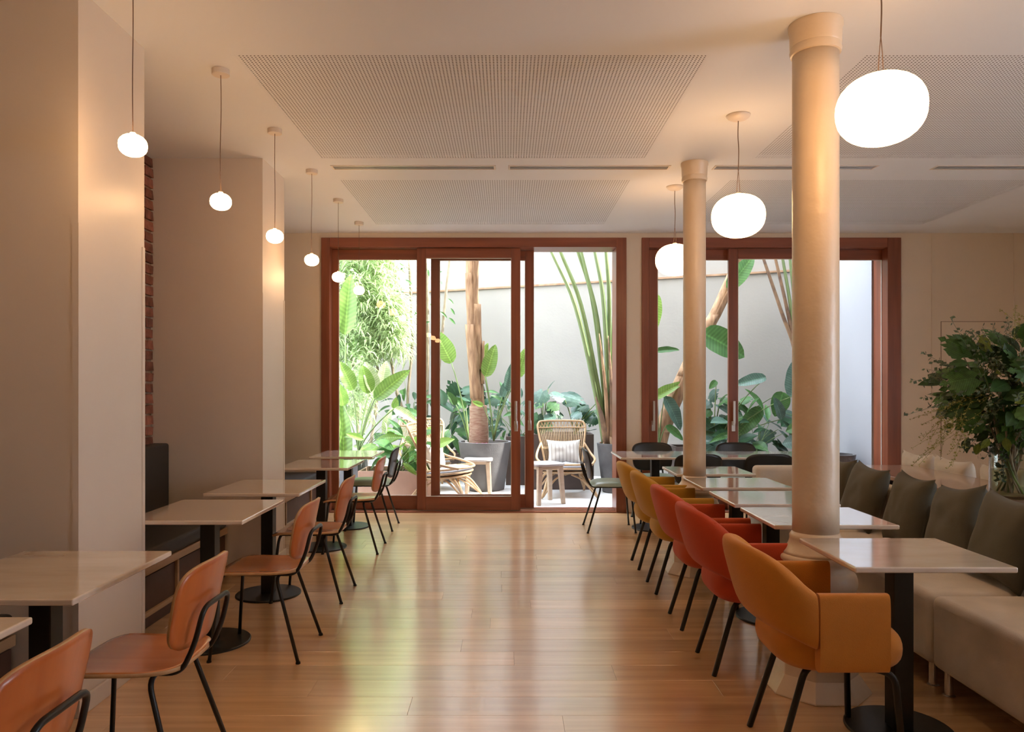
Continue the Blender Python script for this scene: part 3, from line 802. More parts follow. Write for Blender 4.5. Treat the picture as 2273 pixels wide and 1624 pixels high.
lm_bright = leafmat('sunny leaf green', (0.26,0.42,0.10), (0.18,0.33,0.07), .45)
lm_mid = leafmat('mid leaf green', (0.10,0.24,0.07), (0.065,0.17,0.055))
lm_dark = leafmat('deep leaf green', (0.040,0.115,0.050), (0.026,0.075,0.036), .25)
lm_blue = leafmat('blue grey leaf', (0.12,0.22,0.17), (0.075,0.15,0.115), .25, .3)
lm_pale = leafmat('pale green with painted sunlight', (0.50,0.58,0.35), (0.34,0.46,0.22), .45)  # leaf green whitened so the colour itself carries the strong sunlight
stem_m = leafmat('green stalk', (0.20,0.30,0.11), (0.14,0.22,0.08), .1)
bark_m = M('dry banana bark', (0.46,0.29,0.165), 0.85, color2=(0.22,0.12,0.065), scale=7, stretch=(3,3,.6), bump=.8, bscale=20)
bark_pale = M('pale slim bark', (0.38,0.32,0.24), 0.85, color2=(0.26,0.20,0.14), scale=9, bump=.4, bscale=30)
LMsh = {}
def LM(kind, mat):
    key = (kind, mat.name)
    if key not in LMsh:
        if kind == 'paddle': LMsh[key] = leaf_mesh('leaf', mat, .34, .50, .30, 'paddle', 12, .035)
        elif kind == 'lance': LMsh[key] = leaf_mesh('leaf', mat, .30, .35, .45, 'lance', 7)
        elif kind == 'oval': LMsh[key] = leaf_mesh('leaf', mat, .55, .25, .30, 'lance', 6)
        elif kind == 'monstera': LMsh[key] = monstera_mesh('leaf', mat)
    return LMsh[key]
def put_leaf(root, kind, mat, base, tip, width=1.0, nrm=(0,-.8,.6), name='leaf'):
    base, tip = Vector(base), Vector(tip); y_ = tip-base; L_ = y_.length; y_.normalize()
    z = Vector(nrm); z = z - y_*z.dot(y_)
    z = z.normalized() if z.length > 1e-4 else y_.orthogonal().normalized()
    x = y_.cross(z)
    o = obj_of(name, LM(kind, mat), root)
    Mx = Matrix((x, y_, z)).transposed().to_4x4(); Mx.translation = base - root.location
    o.matrix_local = Mx @ Matrix.Diagonal((L_*width, L_, L_, 1))
    return o
def put_stem(root, a, b, r=.008, bend=.12, mat=None, name='stem', n=6, rt=.6):
    a, b = Vector(a)-root.location, Vector(b)-root.location
    mid = (a+b)/2; mid.z += bend*(b-a).length; mid.x = mid.x*.6 + a.x*.4; mid.y = mid.y*.6 + a.y*.4
    pts = [a*(1-t)**2 + mid*2*t*(1-t) + b*t*t for t in [k/7 for k in range(8)]]
    return MB().tube(pts, [r*(1-(1-rt)*k/7) for k in range(8)], n).build(name, mat or stem_m, root, smooth=True)

# bouquet
rq = random.Random(5)
bq = thing('leafy_bouquet', 'big loose bouquet of dark green branches in the glass vase', 'bouquet', VC + Vector((0,0,.03)))
neck = Vector((0,0,.27))
BC = Vector((.05,0,.56))
def bq_dir():
    while True:
        v = Vector((rq.uniform(-1,1), rq.uniform(-1,1), rq.uniform(-.75,1)))
        if .3 < v.length < 1: return v.normalized()
for k in range(16):
    a = 2*math.pi*k/16 + rq.uniform(-.15,.15); rr = rq.uniform(.03,.085)
    foot = Vector((math.cos(a+2.4)*rr, math.sin(a+2.4)*rr, .0)); nk = Vector((math.cos(a)*.07, math.sin(a)*.07, .27))
    end = BC + Vector((math.cos(a)*rq.uniform(.15,.36), math.sin(a)*rq.uniform(.15,.36), rq.uniform(-.1,.35)))
    MB().tube(smooth_path([foot, nk, (nk+end)/2+Vector((0,0,.06)), end], 5), [.006]*10+[.004]*6, 5).build('stem', bark_pale if k % 3 else stem_m, bq, smooth=True)
bq_dark = leafmat('bouquet dark leaf', (0.040,0.095,0.030), (0.022,0.055,0.020), .2, .4)
bq_mid = leafmat('bouquet leaf', (0.075,0.19,0.045), (0.045,0.115,0.03), .3, .4)
bq_lite = leafmat('bouquet lime leaf', (0.22,0.28,0.05), (0.14,0.20,0.03), .3, .4)
root_l = bq.location.copy()
for k in range(290):
    d = bq_dir(); rad = rq.uniform(.16,.46)
    p = BC + Vector((d.x*.43, d.y*.40, d.z*.37))*(rad/.46)
    if p.z < .27: p.z = .27+rq.uniform(0,.05)
    L_ = rq.uniform(.09,.17)
    dr = (d + Vector((rq.uniform(-.6,.6), rq.uniform(-.6,.6), rq.uniform(-.7,.3)))).normalized()
    if p.z < .42: L_ *= .62
    kind = 'oval' if k % 4 or p.z < .42 else 'monstera'
    mt = (bq_dark, bq_dark, bq_mid, bq_dark, bq_mid, bq_dark, bq_lite)[k % 7] if k % 4 else bq_mid
    put_leaf(bq, kind, mt, root_l+p, root_l+p+dr*L_*(1.2 if kind == 'monstera' else 1), 1.0, d + Vector((0,-.6,.3)))
# small round eucalyptus leaves and berries: too many and too small to count
def leaf_cloud(root, name, mat, strands, r0, lsz, seed, droop=.25, wob=.3, per=14):
    rr = random.Random(seed); m = MB()
    for (a, b) in strands:
        a, b = Vector(a), Vector(b); n = per
        for k in range(n):
            t_ = k/(n-1); c = a.lerp(b, t_) + Vector((0,0,-droop*t_*t_*(b-a).length))
            for s in range(2):
                d = Vector((rr.uniform(-1,1), rr.uniform(-1,1), rr.uniform(-1,1))).normalized()
                e = d.orthogonal().normalized(); l = lsz*rr.uniform(.7,1.2)
                o = c + d*r0
                f = d.cross(e)
                m.add([o, o+d*l*.5+e*l*.4, o+d*l, o+d*l*.5-e*l*.4], [(0,1,2,3)])
        m.tube([a, a.lerp(b,.5)+Vector((0,0,-droop*.25*(b-a).length)), b+Vector((0,0,-droop*(b-a).length))], .0009, 4)
    return tag(m.build(name, mat, root), kind='stuff')
euc = leafmat('eucalyptus', (0.085,0.13,0.085), (0.05,0.085,0.05), .2)
lime = leafmat('lime sprays', (0.30,0.30,0.08), (0.20,0.21,0.05), .2)
st = []
for k in range(120):
    d = bq_dir(); a = BC + Vector((d.x*.22, d.y*.2, d.z*.18)); b = BC + Vector((d.x*.50, d.y*.47, d.z*.42+.05)); st.append((a,b))
for (ex, ez) in ((-.56,.78),(-.62,.62),(-.66,.42),(-.40,.98)): st.append((BC+Vector((-.2,-.05,.0)), Vector((ex,-.08,ez+.08))))
leaf_cloud(bq, 'eucalyptus_leaves', euc, st, .004, .026, 1, .12)
st = []
for k in range(26): st.append((BC+Vector((-.30+rq.uniform(-.1,.1), rq.uniform(-.25,.1), -.05+rq.uniform(-.1,.1))), Vector((-.44+rq.uniform(-.12,.10), rq.uniform(-.3,.1), .26+rq.uniform(-.08,.22)))))
for k in range(10): st.append((BC+Vector((rq.uniform(-.1,.2),-.25,-.12)), BC+Vector((rq.uniform(-.25,.3),-.42,-.25+rq.uniform(-.05,.05)))))
for k in range(12): st.append((BC+Vector((rq.uniform(-.1,.2),rq.uniform(-.1,.1),.30)), BC+Vector((rq.uniform(-.15,.35),rq.uniform(-.1,.1),.46+rq.uniform(0,.08)))))
leaf_cloud(bq, 'lime_sprays', lime, st, .002, .013, 2, .10, per=20)
st = [(Vector((-.10,-.09,.30)), Vector((-.13,-.10,.08)))]*3
leaf_cloud(bq, 'trailing_sprig', euc, st, .004, .03, 3, 0.0)
# ------------------------------------------------------------------ garden beyond the doors
g_wall = M('weathered cream render', (0.335,0.318,0.295), 0.9, color2=(0.305,0.29,0.272), scale=1.5, bump=.15, bscale=30)
g_wall2 = M('white render', (0.40,0.41,0.44), 0.9, var=.06, scale=1.2)
g_floor = M('pale concrete', (0.72,0.71,0.70), 0.75, color2=(0.62,0.61,0.60), scale=3, bump=.1, bscale=40)
rust = M('rusty ledge', (0.42,0.27,0.17), 0.9, color2=(0.25,0.14,0.08), scale=10)
struct(MB().box(-5.2, 4.6, D+.30, 15.5, -.2, -.012).build('floor_terrace', g_floor), 'pale concrete garden terrace outside the doors', 'terrace')
A = Vector((-5.2, 14.52)); B = Vector((4.22, 10.43)); dv = (B-A).normalized(); nv_ = Vector((-dv.y, dv.x))   # back wall line; nv_ points away from the room
def wall_strip(a, b, z0, z1, off0, off1):
    p = [a+nv_*off0, b+nv_*off0, b+nv_*off1, a+nv_*off1]
    return MB().prism([(q.x,q.y) for q in p], z0, z1)
gw = struct(wall_strip(A, B+dv*.5, -.012, 3.04, 0, .3).build('wall_garden_back', g_wall), 'tall weathered cream garden wall with a rusty ledge line', 'wall')
wall_strip(A, B+dv*.5, 3.04, 5.6, .05, .3).build('upper_wall', g_wall, gw)
wall_strip(A, B, 3.035, 3.062, -.025, .06).build('ledge', rust, gw)
struct(MB().box(4.22, 4.55, D+.30, 10.6, -.012, 4.3).build('wall_garden_right', g_wall2), 'shaded white side wall of the garden on the right', 'wall')
struct(MB().box(-5.5, -5.2, D+.30, 15.5, -.012, 6.0).build('wall_garden_left', g_wall), 'cream side wall of the garden behind the sunny shrubs', 'wall')

stone_pot = M('grey stone pot', (0.155,0.155,0.16), 0.8, color2=(0.105,0.105,0.11), scale=5, bump=.3, bscale=60)
soil = M('potting soil', (0.045,0.03,0.022), 1.0, var=.4, scale=40, bump=.8, bscale=80)
planter_m = M('brown metal planter', (0.115,0.085,0.075), 0.7, color2=(0.085,0.062,0.055), scale=4)
terra = M('faded terracotta planter', (0.50,0.32,0.235), 0.8, color2=(0.42,0.26,0.19), scale=4)
def round_pot(lab, X, Y, r_top, r_bot, h):
    t = thing('round_planter', lab, 'plant pot', (X, Y, -.012))
    MB().lathe([(r_bot*.9,0),(r_bot,.01),(r_top,h),(r_top-.035,h),(r_top-.045,h-.07)], 44).build('pot', stone_pot, t, angle=40)
    MB().lathe([(r_top-.06,h-.075),(r_top-.043,h-.07),(.02,h-.05)], 30).build('soil', soil, t)
    return t
def box_planter(lab, x0, x1, y0, y1, h, mat):
    t = thing('box_planter', lab, 'planter', ((x0+x1)/2, (y0+y1)/2, -.012))
    hx, hy = (x1-x0)/2, (y1-y0)/2; w = .03
    MB().box(-hx,hx,-hy,-hy+w,0,h).build('front_panel', mat, t, bevel=.004)
    MB().box(-hx,hx,hy-w,hy,0,h).build('rear_panel', mat, t, bevel=.004)
    MB().box(-hx,-hx+w,-hy+w,hy-w,0,h).build('side_panel', mat, t, bevel=.004)
    MB().box(hx-w,hx,-hy+w,hy-w,0,h).build('side_panel', mat, t, bevel=.004)
    MB().box(-hx+w,hx-w,-hy+w,hy-w,0,h-.05).build('soil', soil, t)
    return t
PB = P(1076, 985, 10.2); round_pot('largest round grey stone pot, holding the banana trunk', PB.x, 10.2, .365, .27, .66)
PT = P(1362, 985, 9.95); round_pot('tall tapered grey pot with the fan palm beside the open door', PT.x, 9.95, .225, .15, .655)
PR_ = P(1872, 1006, 9.35); round_pot('grey pot half hidden behind the thick column, by the white wall', 3.93, 8.87, .235, .16, .61)
box_planter('brown box planter behind the rattan armchair in the doorway', .36, 1.19, 10.15, 10.75, .76, planter_m)
box_planter('brown box planter hidden behind the sliding door stiles', -.02, .34, 10.6, 11.2, .70, planter_m)
box_planter('faded terracotta planter at the foot of the sunny plants', -1.85, -.98, 9.15, 9.75, .37, terra)
box_planter('dark grey planter behind the farthest left table', -2.75, -1.87, 9.25, 9.95, .46, stone_pot)
box_planter('small dark planter seen left of the slim column', 2.22, 2.60, 9.75, 10.2, .62, planter_m)
box_planter('long dark planter under the leafy plants behind the long table', 2.68, 4.1, 9.6, 10.15, .50, planter_m)
box_planter('low dark planter under the bushes behind the big pot', -1.55, -.72, 10.9, 11.6, .42, planter_m)

# --- banana trunk in the big pot
rg = random.Random(21)
bt = thing('banana_trunk_plant', 'shaggy brown banana trunk rising from the big grey pot', 'plant', (PB.x-.08, 10.2, .60))
tp = [P(1062,990,10.2), P(1063,950,10.2), P(1061,900,10.2), P(1057,820,10.2), P(1051,730,10.2), P(1047,640,10.2), P(1046,560,10.2), P(1044,420,10.2)]
tp = [p - bt.location for p in tp]
MB().tube(smooth_path(tp,4), [.125,.124,.122,.12,.118,.112,.104,.097,.093,.091,.089,.086,.082]+[.078]*16, 14).build('trunk', bark_m, bt, smooth=True)
bark_red = M('fibrous red brown base', (0.28,0.145,0.10), 0.9, color2=(0.42,0.29,0.21), scale=10, stretch=(1,1,4), bump=.8, bscale=30)
MB().tube(smooth_path(tp[:3],5), [.132,.135,.136,.135,.134,.132,.130,.125,.122,.121,.121][:11], 16).build('fibrous_base', bark_red, bt, smooth=True)
def sheath(root, path, i0, i1, a0, w, off, mat):
    m = MB(); n = 8
    def fn(u, v):
        s = i0 + (i1-i0)*v; k = min(int(s), len(path)-2); p = path[k].lerp(path[k+1], s-k)
        ww = w*(1-.55*v); a = a0 + (u-.5)*ww
        rr = off*(1 + .35*v*v)
        return (p.x+math.cos(a)*rr, p.y+math.sin(a)*rr, p.z)
    m.grid(fn, 6, n); return m.build('bark_sheath', mat, root, smooth=True, solid=.008)
sheath(bt, tp, 2.2, 4.1, -2.0, 2.2, .100, bark_m); sheath(bt, tp, 3.0, 4.6, -.9, 1.9, .098, bark_m); sheath(bt, tp, 3.8, 5.4, -1.9, 1.8, .088, bark_m)
sheath(bt, tp, 4.4, 6.0, -.8, 1.8, .086, bark_m); sheath(bt, tp, 2.6, 3.7, -.2, 1.6, .104, bark_m)
# young strelitzia in the same pot
sp = thing('young_strelitzia', 'slender strelitzia with upright paddle leaves beside the banana trunk', 'plant', P(1096,985,10.12))
sb = P(1096, 978, 10.12)
for (bx, by, tx, ty, w, yy, mt) in ((1078,835,1100,762,1.15,10.05,lm_bright),(1068,800,1083,760,1.0,10.25,lm_bright),(1128,868,1140,800,1.0,10.0,lm_blue),(1115,880,1132,838,1.3,10.05,lm_blue),(1148,838,1168,770,1.1,9.9,lm_bright),(1072,900,1048,890,1.2,9.9,lm_bright)):
    b = P(bx,by,yy); put_stem(sp, sb, b, .010, .05); put_leaf(sp, 'paddle', mt, b, P(tx,ty,yy-.05), w*1.1, (0,-1,.1))
# big leaf left of trunk
sp2 = thing('tall_strelitzia', 'strelitzia with one broad leaf left of the banana trunk', 'plant', P(1038,985,10.35))
sb = P(1040,980,10.35)
for (bx,by,tx,ty,w,yy,mt) in ((1002,805,965,728,1.25,10.3,lm_bright),(1012,898,994,868,1.2,10.35,lm_mid),(1034,905,1010,880,1.2,10.4,lm_mid)):
    b = P(bx,by,yy); put_stem(sp2, sb, b, .012, .04); put_leaf(sp2, 'paddle', mt, b, P(tx,ty,yy-.05), w*1.15, (0.2,-1,.2))

# --- sunny strelitzia on the left
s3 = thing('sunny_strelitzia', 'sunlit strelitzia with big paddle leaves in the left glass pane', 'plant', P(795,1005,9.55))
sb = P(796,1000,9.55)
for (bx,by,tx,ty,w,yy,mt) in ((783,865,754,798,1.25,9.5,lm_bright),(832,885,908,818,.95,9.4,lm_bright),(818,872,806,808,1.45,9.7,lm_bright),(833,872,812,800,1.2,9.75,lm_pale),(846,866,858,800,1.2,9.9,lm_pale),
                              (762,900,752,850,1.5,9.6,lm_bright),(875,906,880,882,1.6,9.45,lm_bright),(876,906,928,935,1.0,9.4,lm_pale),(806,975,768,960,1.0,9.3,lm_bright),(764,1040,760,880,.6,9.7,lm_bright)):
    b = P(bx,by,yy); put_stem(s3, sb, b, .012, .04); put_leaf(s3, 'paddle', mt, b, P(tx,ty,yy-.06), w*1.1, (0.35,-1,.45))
bl = thing('banana_leaf_plant', 'single upright banana leaf against the left door jamb', 'plant', P(768,1000,9.9))
put_stem(bl, P(768,1000,9.9), P(766,742,9.9), .014, .02); put_leaf(bl, 'paddle', lm_bright, P(766,742,9.9), P(776,602,9.85), .95, (0.1,-1,.05))

# --- feathery sunlit shrub: thousands of narrow leaves
def feathery(lab, loc, boxes, n, seed, mat, trunks):
    t = thing('willow_leaf_shrub', lab, 'shrub', loc)
    for tr in trunks:
        pts = [Vector(p)-t.location for p in tr]; sm = smooth_path(pts,4)
        MB().tube(sm, [.028*(1-.5*k/len(sm)) for k in range(len(sm))], 7).build('trunk', bark_pale, t, smooth=True)
    rr = np.random.default_rng(seed)
    V = []; Fc = []
    for (x0,x1,y0,y1,z0,z1,frac) in boxes:
        nc = int(n*frac)
        c = np.stack([rr.uniform(x0,x1,nc), rr.uniform(y0,y1,nc), rr.uniform(z0,z1,nc)],1)
        for p in c:
            az0 = rr.uniform(0, 2*math.pi)
            for k in range(13):
                az = az0 + rr.normal(0,1.2); el = rr.uniform(-.7,.7)
                L_ = rr.uniform(.18,.32)
                d = np.array([math.cos(az)*math.cos(el), math.sin(az)*math.cos(el), math.sin(el)])
                s = np.array([-math.sin(az), math.cos(az), rr.uniform(-.5,.5)])*.011*rr.uniform(.8,1.4)
                a = p + rr.normal(0,.05,3)
                b = a + d*L_*.5; e = b + d*L_*.4 + np.array([0,0,-L_*.30])
                o = len(V); V += [a, b+s, b-s, e]; Fc += [(o,o+1,o+2),(o+1,o+3,o+2)]
    V = np.array(V) - np.array(t.location)
    m = MB(); m.v = [tuple(v) for v in V]; m.f = Fc
    tag(m.build('feathery_foliage', mat, t), kind='stuff')
    return t
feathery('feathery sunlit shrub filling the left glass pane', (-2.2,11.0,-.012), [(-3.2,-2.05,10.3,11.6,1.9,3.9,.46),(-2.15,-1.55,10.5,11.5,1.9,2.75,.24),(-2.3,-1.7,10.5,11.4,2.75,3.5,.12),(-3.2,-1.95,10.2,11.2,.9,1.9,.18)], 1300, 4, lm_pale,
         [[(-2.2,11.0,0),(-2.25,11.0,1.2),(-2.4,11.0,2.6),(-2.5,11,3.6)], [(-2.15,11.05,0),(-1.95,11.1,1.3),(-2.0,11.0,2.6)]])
st_ = thing('slim_tree', 'slim bare trunks standing behind the left glass pane', 'tree', P(915,960,11.4)*1.0)
for pts in ([(930,985),(905,900),(915,760),(908,560)], [(925,980),(884,880),(868,800),(850,720)], [(945,980),(950,800),(948,560)], [(905,985),(890,910),(880,870)], [(962,970),(985,700),(1000,560)]):
    pp = [P(x,y_,11.4)-st_.location for x,y_ in pts]
    MB().tube(smooth_path(pp,4), .022, 7).build('trunk', bark_pale, st_, smooth=True)
for k in range(26):
    a = P(rg.uniform(855,1000), rg.uniform(580,720), 11.35)
    d = Vector((rg.uniform(-1,1), rg.uniform(-.5,.5), rg.uniform(-1,.1))).normalized()
    put_leaf(st_, 'lance', lm_mid, a, a+d*rg.uniform(.10,.20), .9, (0,-1,.6))

# --- bushes of broad leaves: each leaf its own piece
def bush(lab, c, rx, ry, rz, n, kinds, mats, smin, smax, seed, name='leafy_shrub', face=-.7, base=None):
    rr = random.Random(seed); c = Vector(c)
    b0 = Vector(base) if base else Vector((c.x, c.y, max(0, c.z-rz)))
    t = thing(name, lab, 'plant', b0)
    for k in range(n):
        a = rr.uniform(0, 2*math.pi); v = rr.uniform(-.8,1)
        rad = math.sqrt(max(0,1-v*v))
        d = Vector((math.cos(a)*rad, math.sin(a)*rad, v)); q = rr.uniform(.45,1)
        p = c + Vector((d.x*rx*q, d.y*ry*q, d.z*rz*q))
        if p.z < .05: p.z = .05
        dr = Vector((d.x+rr.uniform(-.7,.7), d.y*.6+rr.uniform(-.5,.3), d.z*.4+rr.uniform(-.7,.5))).normalized()
        L_ = rr.uniform(smin, smax)
        kd = rr.choice(kinds); mt = rr.choice(mats)
        put_leaf(t, kd, mt, p, p+dr*L_, rr.uniform(.85,1.1), d*.5 + Vector((rr.uniform(-.3,.3), face, .75)))
        if k % 3 == 0: put_stem(t, b0 + Vector((rr.uniform(-.06,.06), rr.uniform(-.06,.06), 0)), p, .006, .08)
    return t
bush('low sunny plant with broad leaves over the terracotta planter', (-1.30,9.4,.62), .42, .25, .30, 34, ['lance','oval'], [lm_bright,lm_mid,lm_bright], .22, .36, 31, base=(-1.4,9.45,.30))
bush('sunny broad leaved plant beside the farthest left table', (-1.75,9.5,.70), .35, .25, .32, 24, ['lance'], [lm_bright,lm_pale,lm_mid], .25, .42, 32, base=(-1.95,9.6,.40))
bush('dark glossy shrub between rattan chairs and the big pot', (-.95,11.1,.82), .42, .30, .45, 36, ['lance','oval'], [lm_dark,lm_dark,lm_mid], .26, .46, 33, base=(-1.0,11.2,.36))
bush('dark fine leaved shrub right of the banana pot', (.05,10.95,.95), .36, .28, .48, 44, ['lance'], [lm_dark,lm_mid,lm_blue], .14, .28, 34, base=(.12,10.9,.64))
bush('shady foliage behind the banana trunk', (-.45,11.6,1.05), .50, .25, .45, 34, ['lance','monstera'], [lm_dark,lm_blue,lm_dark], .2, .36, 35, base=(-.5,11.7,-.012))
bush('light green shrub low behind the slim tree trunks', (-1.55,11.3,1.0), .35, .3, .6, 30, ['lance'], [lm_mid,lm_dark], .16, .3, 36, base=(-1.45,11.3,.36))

def monstera(lab, base, leaves, Y):
    t = thing('monstera', lab, 'plant', base)
    for (bx,by,tx,ty,w,mt) in leaves:
        yy = Y + rg.uniform(-.12,.12); b = P(bx,by,yy)
        put_stem(t, Vector(base), b, .009, .10); put_leaf(t, 'monstera', mt, b, P(tx,ty,yy-.12), w, (rg.uniform(-.3,.3),-.75,.8))
    return t
monstera('monstera left of the rattan armchair in the open doorway', (.50,10.35,.70), [(1205,868,1188,900,1.0,lm_blue),(1218,858,1228,842,.8,lm_blue),(1200,893,1188,905,.9,lm_mid),(1222,900,1240,925,.9,lm_dark),(1240,915,1245,930,.8,lm_dark),(1215,920,1232,935,1.0,lm_blue),(1195,920,1186,950,1.0,lm_dark),(1235,895,1215,908,1.0,lm_mid),(1200,965,1190,992,1.0,lm_mid),(1192,940,1205,965,1.0,lm_dark),(1210,940,1225,955,1.0,lm_dark)], 10.35)
monstera('monstera with one wide drooping leaf above the rattan armchair', (.95,10.45,.70), [(1250,878,1302,890,.85,lm_blue),(1250,880,1220,872,.9,lm_blue),(1290,900,1275,925,1.1,lm_blue),(1300,898,1285,912,1.0,lm_dark),(1310,912,1298,938,1.1,lm_dark),(1325,908,1352,915,1.0,lm_mid),(1318,925,1308,945,1.0,lm_dark),(1330,890,1322,865,1.1,lm_mid),(1338,905,1360,900,.9,lm_mid),(1310,955,1322,948,.9,lm_dark),(1285,915,1268,928,.9,lm_blue)], 10.4)

# --- fan palm in the tapered pot: long flat stalks
fp = thing('fan_palm', 'fan palm with long bare green stalks in the tapered pot', 'plant', (PT.x, 9.95, .60))
pb = P(1353, 985, 9.95) - fp.location
palm_stalk = M('green palm stalk', (0.22,0.30,0.12), .45, color2=(0.17,0.24,0.10), scale=4, rnd=.15)
husk = M('brown palm husk', (0.30,0.185,0.10), .85, color2=(0.14,0.085,0.06), scale=8, bump=.6, bscale=25)
for k, (mx1, my1, tx, ty) in enumerate(((1318,800,1225,560),(1325,800,1243,556),(1333,760,1282,556),(1345,760,1320,556),(1347,760,1345,556),(1352,760,1366,590),(1360,800,1392,560),(1340,820,1300,600))):
    yy = 9.95 + (k % 3)*.06
    a = P(1342+k*3.2, 985, yy); m1 = P(mx1+4, my1+70, yy); m2 = P((mx1+tx)/2+6, (my1+ty)/2, yy); e = P(tx, ty, yy); f = e + (e-m2)*.9
    pts = [q-fp.location for q in smooth_path([a,m1,m2,e,f],5)]; n = len(pts)
    MB().tube(pts, [.040*(1-.62*i/n) for i in range(n)], 8).build('stalk', palm_stalk, fp, smooth=True)
    put_leaf(fp, 'paddle', lm_mid, f, f+(f-e).normalized()*1.0 + Vector((0,0,-.15)), 1.0, (0,-1,.3))
for k, (x0,y0,x1,y1,w) in enumerate(((1350,985,1330,740,.028),(1356,985,1350,745,.030),(1362,985,1366,760,.03),(1345,985,1322,880,.04))):
    pts = [P(x0,y0,9.9)-fp.location, P((x0+x1)/2+4,(y0+y1)/2,9.88)-fp.location, P(x1,y1,9.9)-fp.location]
    MB().tube(smooth_path(pts,4), [w*1.2,w*1.15,w*1.1,w,w*.9,w*.8,w*.6,w*.4,w*.2], 7).build('dry_husk', husk if k else bark_m, fp, smooth=True)
for k in range(6):
    a = rg.uniform(0,6.28); MB().tube([pb+Vector((math.cos(a)*.05,math.sin(a)*.05,.12)), pb+Vector((math.cos(a)*.10,math.sin(a)*.10,.02)), pb+Vector((math.cos(a)*.17,math.sin(a)*.17,-.01))], [.03,.02,.005], 6).build('root_fibre', husk, fp, smooth=True)

# --- plants seen through the second door
lt = thing('leaning_banana_plant', 'banana plant with a brown leaning trunk behind the slim column', 'plant', P(1462,1010,9.9))
tp = [P(1460,1000,9.9),P(1478,930,9.9),P(1510,850,9.9),P(1548,770,9.95),P(1585,700,10.0),P(1620,620,10.0),P(1655,520,10.0)]
tpl = [p-lt.location for p in tp]
MB().tube(smooth_path(tpl,4), [.10]*4+[.098]*4+[.09]*4+[.082]*4+[.07]*4+[.06]*5, 12).build('trunk', bark_m, lt, smooth=True)
sheath(lt, tpl, .6, 2.4, -1.2, 2.4, .108, bark_m); sheath(lt, tpl, 2.2, 4.0, -1.9, 2.2, .10, bark_m); sheath(lt, tpl, 3.4, 5.0, -.9, 2.0, .085, bark_m)
for (bx,by,tx,ty,w,yy,mt) in ((1558,738,1662,790,1.5,9.8,lm_mid),(1615,640,1680,560,1.0,9.9,lm_mid),(1452,650,1458,735,.9,9.9,lm_bright)):
    put_leaf(lt, 'paddle', mt, P(bx,by,yy), P(tx,ty,yy-.05), w*1.1, (0.1,-1,.2))
s5 = thing('shady_strelitzia', 'strelitzia with long arching leaves between the columns', 'plant', (2.75,9.85,.45))
for (bx,by,tx,ty,w,yy,mt) in ((1700,838,1630,850,1.0,9.75,lm_blue),(1690,905,1632,970,1.05,9.8,lm_mid),(1738,870,1722,925,1.9,9.8,lm_mid),(1735,930,1722,880,1.3,9.7,lm_blue),(1757,880,1765,800,1.4,9.7,lm_blue),(1475,880,1518,955,1.0,9.75,lm_blue),(1440,890,1520,842,.7,9.8,lm_bright),(1478,945,1520,975,1.1,9.75,lm_mid),(1590,845,1575,862,1.5,9.8,lm_mid),(1455,780,1510,772,.8,9.8,lm_mid)):
    b = P(bx,by,yy); put_stem(s5, s5.location if bx > 1560 else P(1462,1000,9.8), b, .009, .12); put_leaf(s5, 'paddle', mt, b, P(tx,ty,yy-.06), w*1.1, (0.1,-1,.6))
s5['label'] = 'strelitzia with long arching blue green leaves behind the long table'
monstera('monstera framed between the slim column and the door stile', (2.78,10.0,.45), [(1575,885,1592,862,1.0,lm_blue),(1572,890,1560,905,1.0,lm_blue),(1600,885,1612,873,.9,lm_mid),(1597,895,1612,885,.9,lm_mid),(1570,905,1562,925,1.0,lm_mid),(1580,925,1570,955,1.1,lm_blue),(1645,888,1672,882,.9,lm_mid),(1600,920,1612,925,.7,lm_dark),(1590,965,1578,980,1.0,lm_dark),(1600,980,1615,1000,1.0,lm_blue)], 9.9)
bush('dense dark leaves behind the long table', (3.30,9.85,.80), .62, .25, .36, 60, ['lance','oval'], [lm_dark,lm_blue,lm_blue,lm_dark,lm_mid], .24, .44, 38, base=(3.3,9.9,.45))
bush('low dark leaves right of the slim column', (2.92,9.8,.62), .28, .2, .24, 24, ['oval','lance'], [lm_dark,lm_blue], .2, .34, 39, base=(2.9,9.9,.45))
dp = thing('dry_palm_stalks', 'tall half dry palm stalks beside the thick column', 'plant', (3.85,9.95,.45))
for k, (tx, ty, mt) in enumerate(((1690,560,husk),(1718,560,husk),(1735,560,palm_stalk),(1752,560,palm_stalk),(1775,560,palm_stalk))):
    a = P(1775+k*4, 1010, 9.9); m1 = P(1768, 800, 9.9); e = P(tx,ty,9.9)
    m2 = P((1768+tx)/2+5, 690, 9.9)
    pts = [q-dp.location for q in smooth_path([a,m1,m2,e,e+(e-m2)*.6],5)]; n = len(pts)
    MB().tube(pts, [.035*(1-.65*i/n) for i in range(n)], 7).build('stalk', mt, dp, smooth=True)

# ------------------------------------------------------------------ rattan lounge chairs (front = local -y)
rat = M('honey rattan', (0.50,0.34,0.19), 0.5, color2=(0.38,0.245,0.13), scale=14, rnd=.12)
grey_c = fabric('grey seat cushion', (0.30,0.31,0.34), .2)
def stripe_mat():
    m = fabric('striped linen', (0.66,0.64,0.60), .2); N = m.node_tree.nodes; L = m.node_tree.links
    wv = N.new('ShaderNodeTexWave'); wv.inputs['Scale'].default_value = 6.5; tc = N.new('ShaderNodeTexCoord'); L.new(tc.outputs['Object'], wv.inputs[0])
    rp = N.new('ShaderNodeValToRGB'); rp.color_ramp.elements[0].position = .80; rp.color_ramp.elements[1].position = .86
    rp.color_ramp.elements[0].color = (0.66,0.64,0.60,1); rp.color_ramp.elements[1].color = (0.45,0.42,0.38,1)
    L.new(wv.outputs[0], rp.inputs[0]); L.new(rp.outputs[0], N['Principled BSDF'].inputs['Base Color']); return m
stripe = stripe_mat()
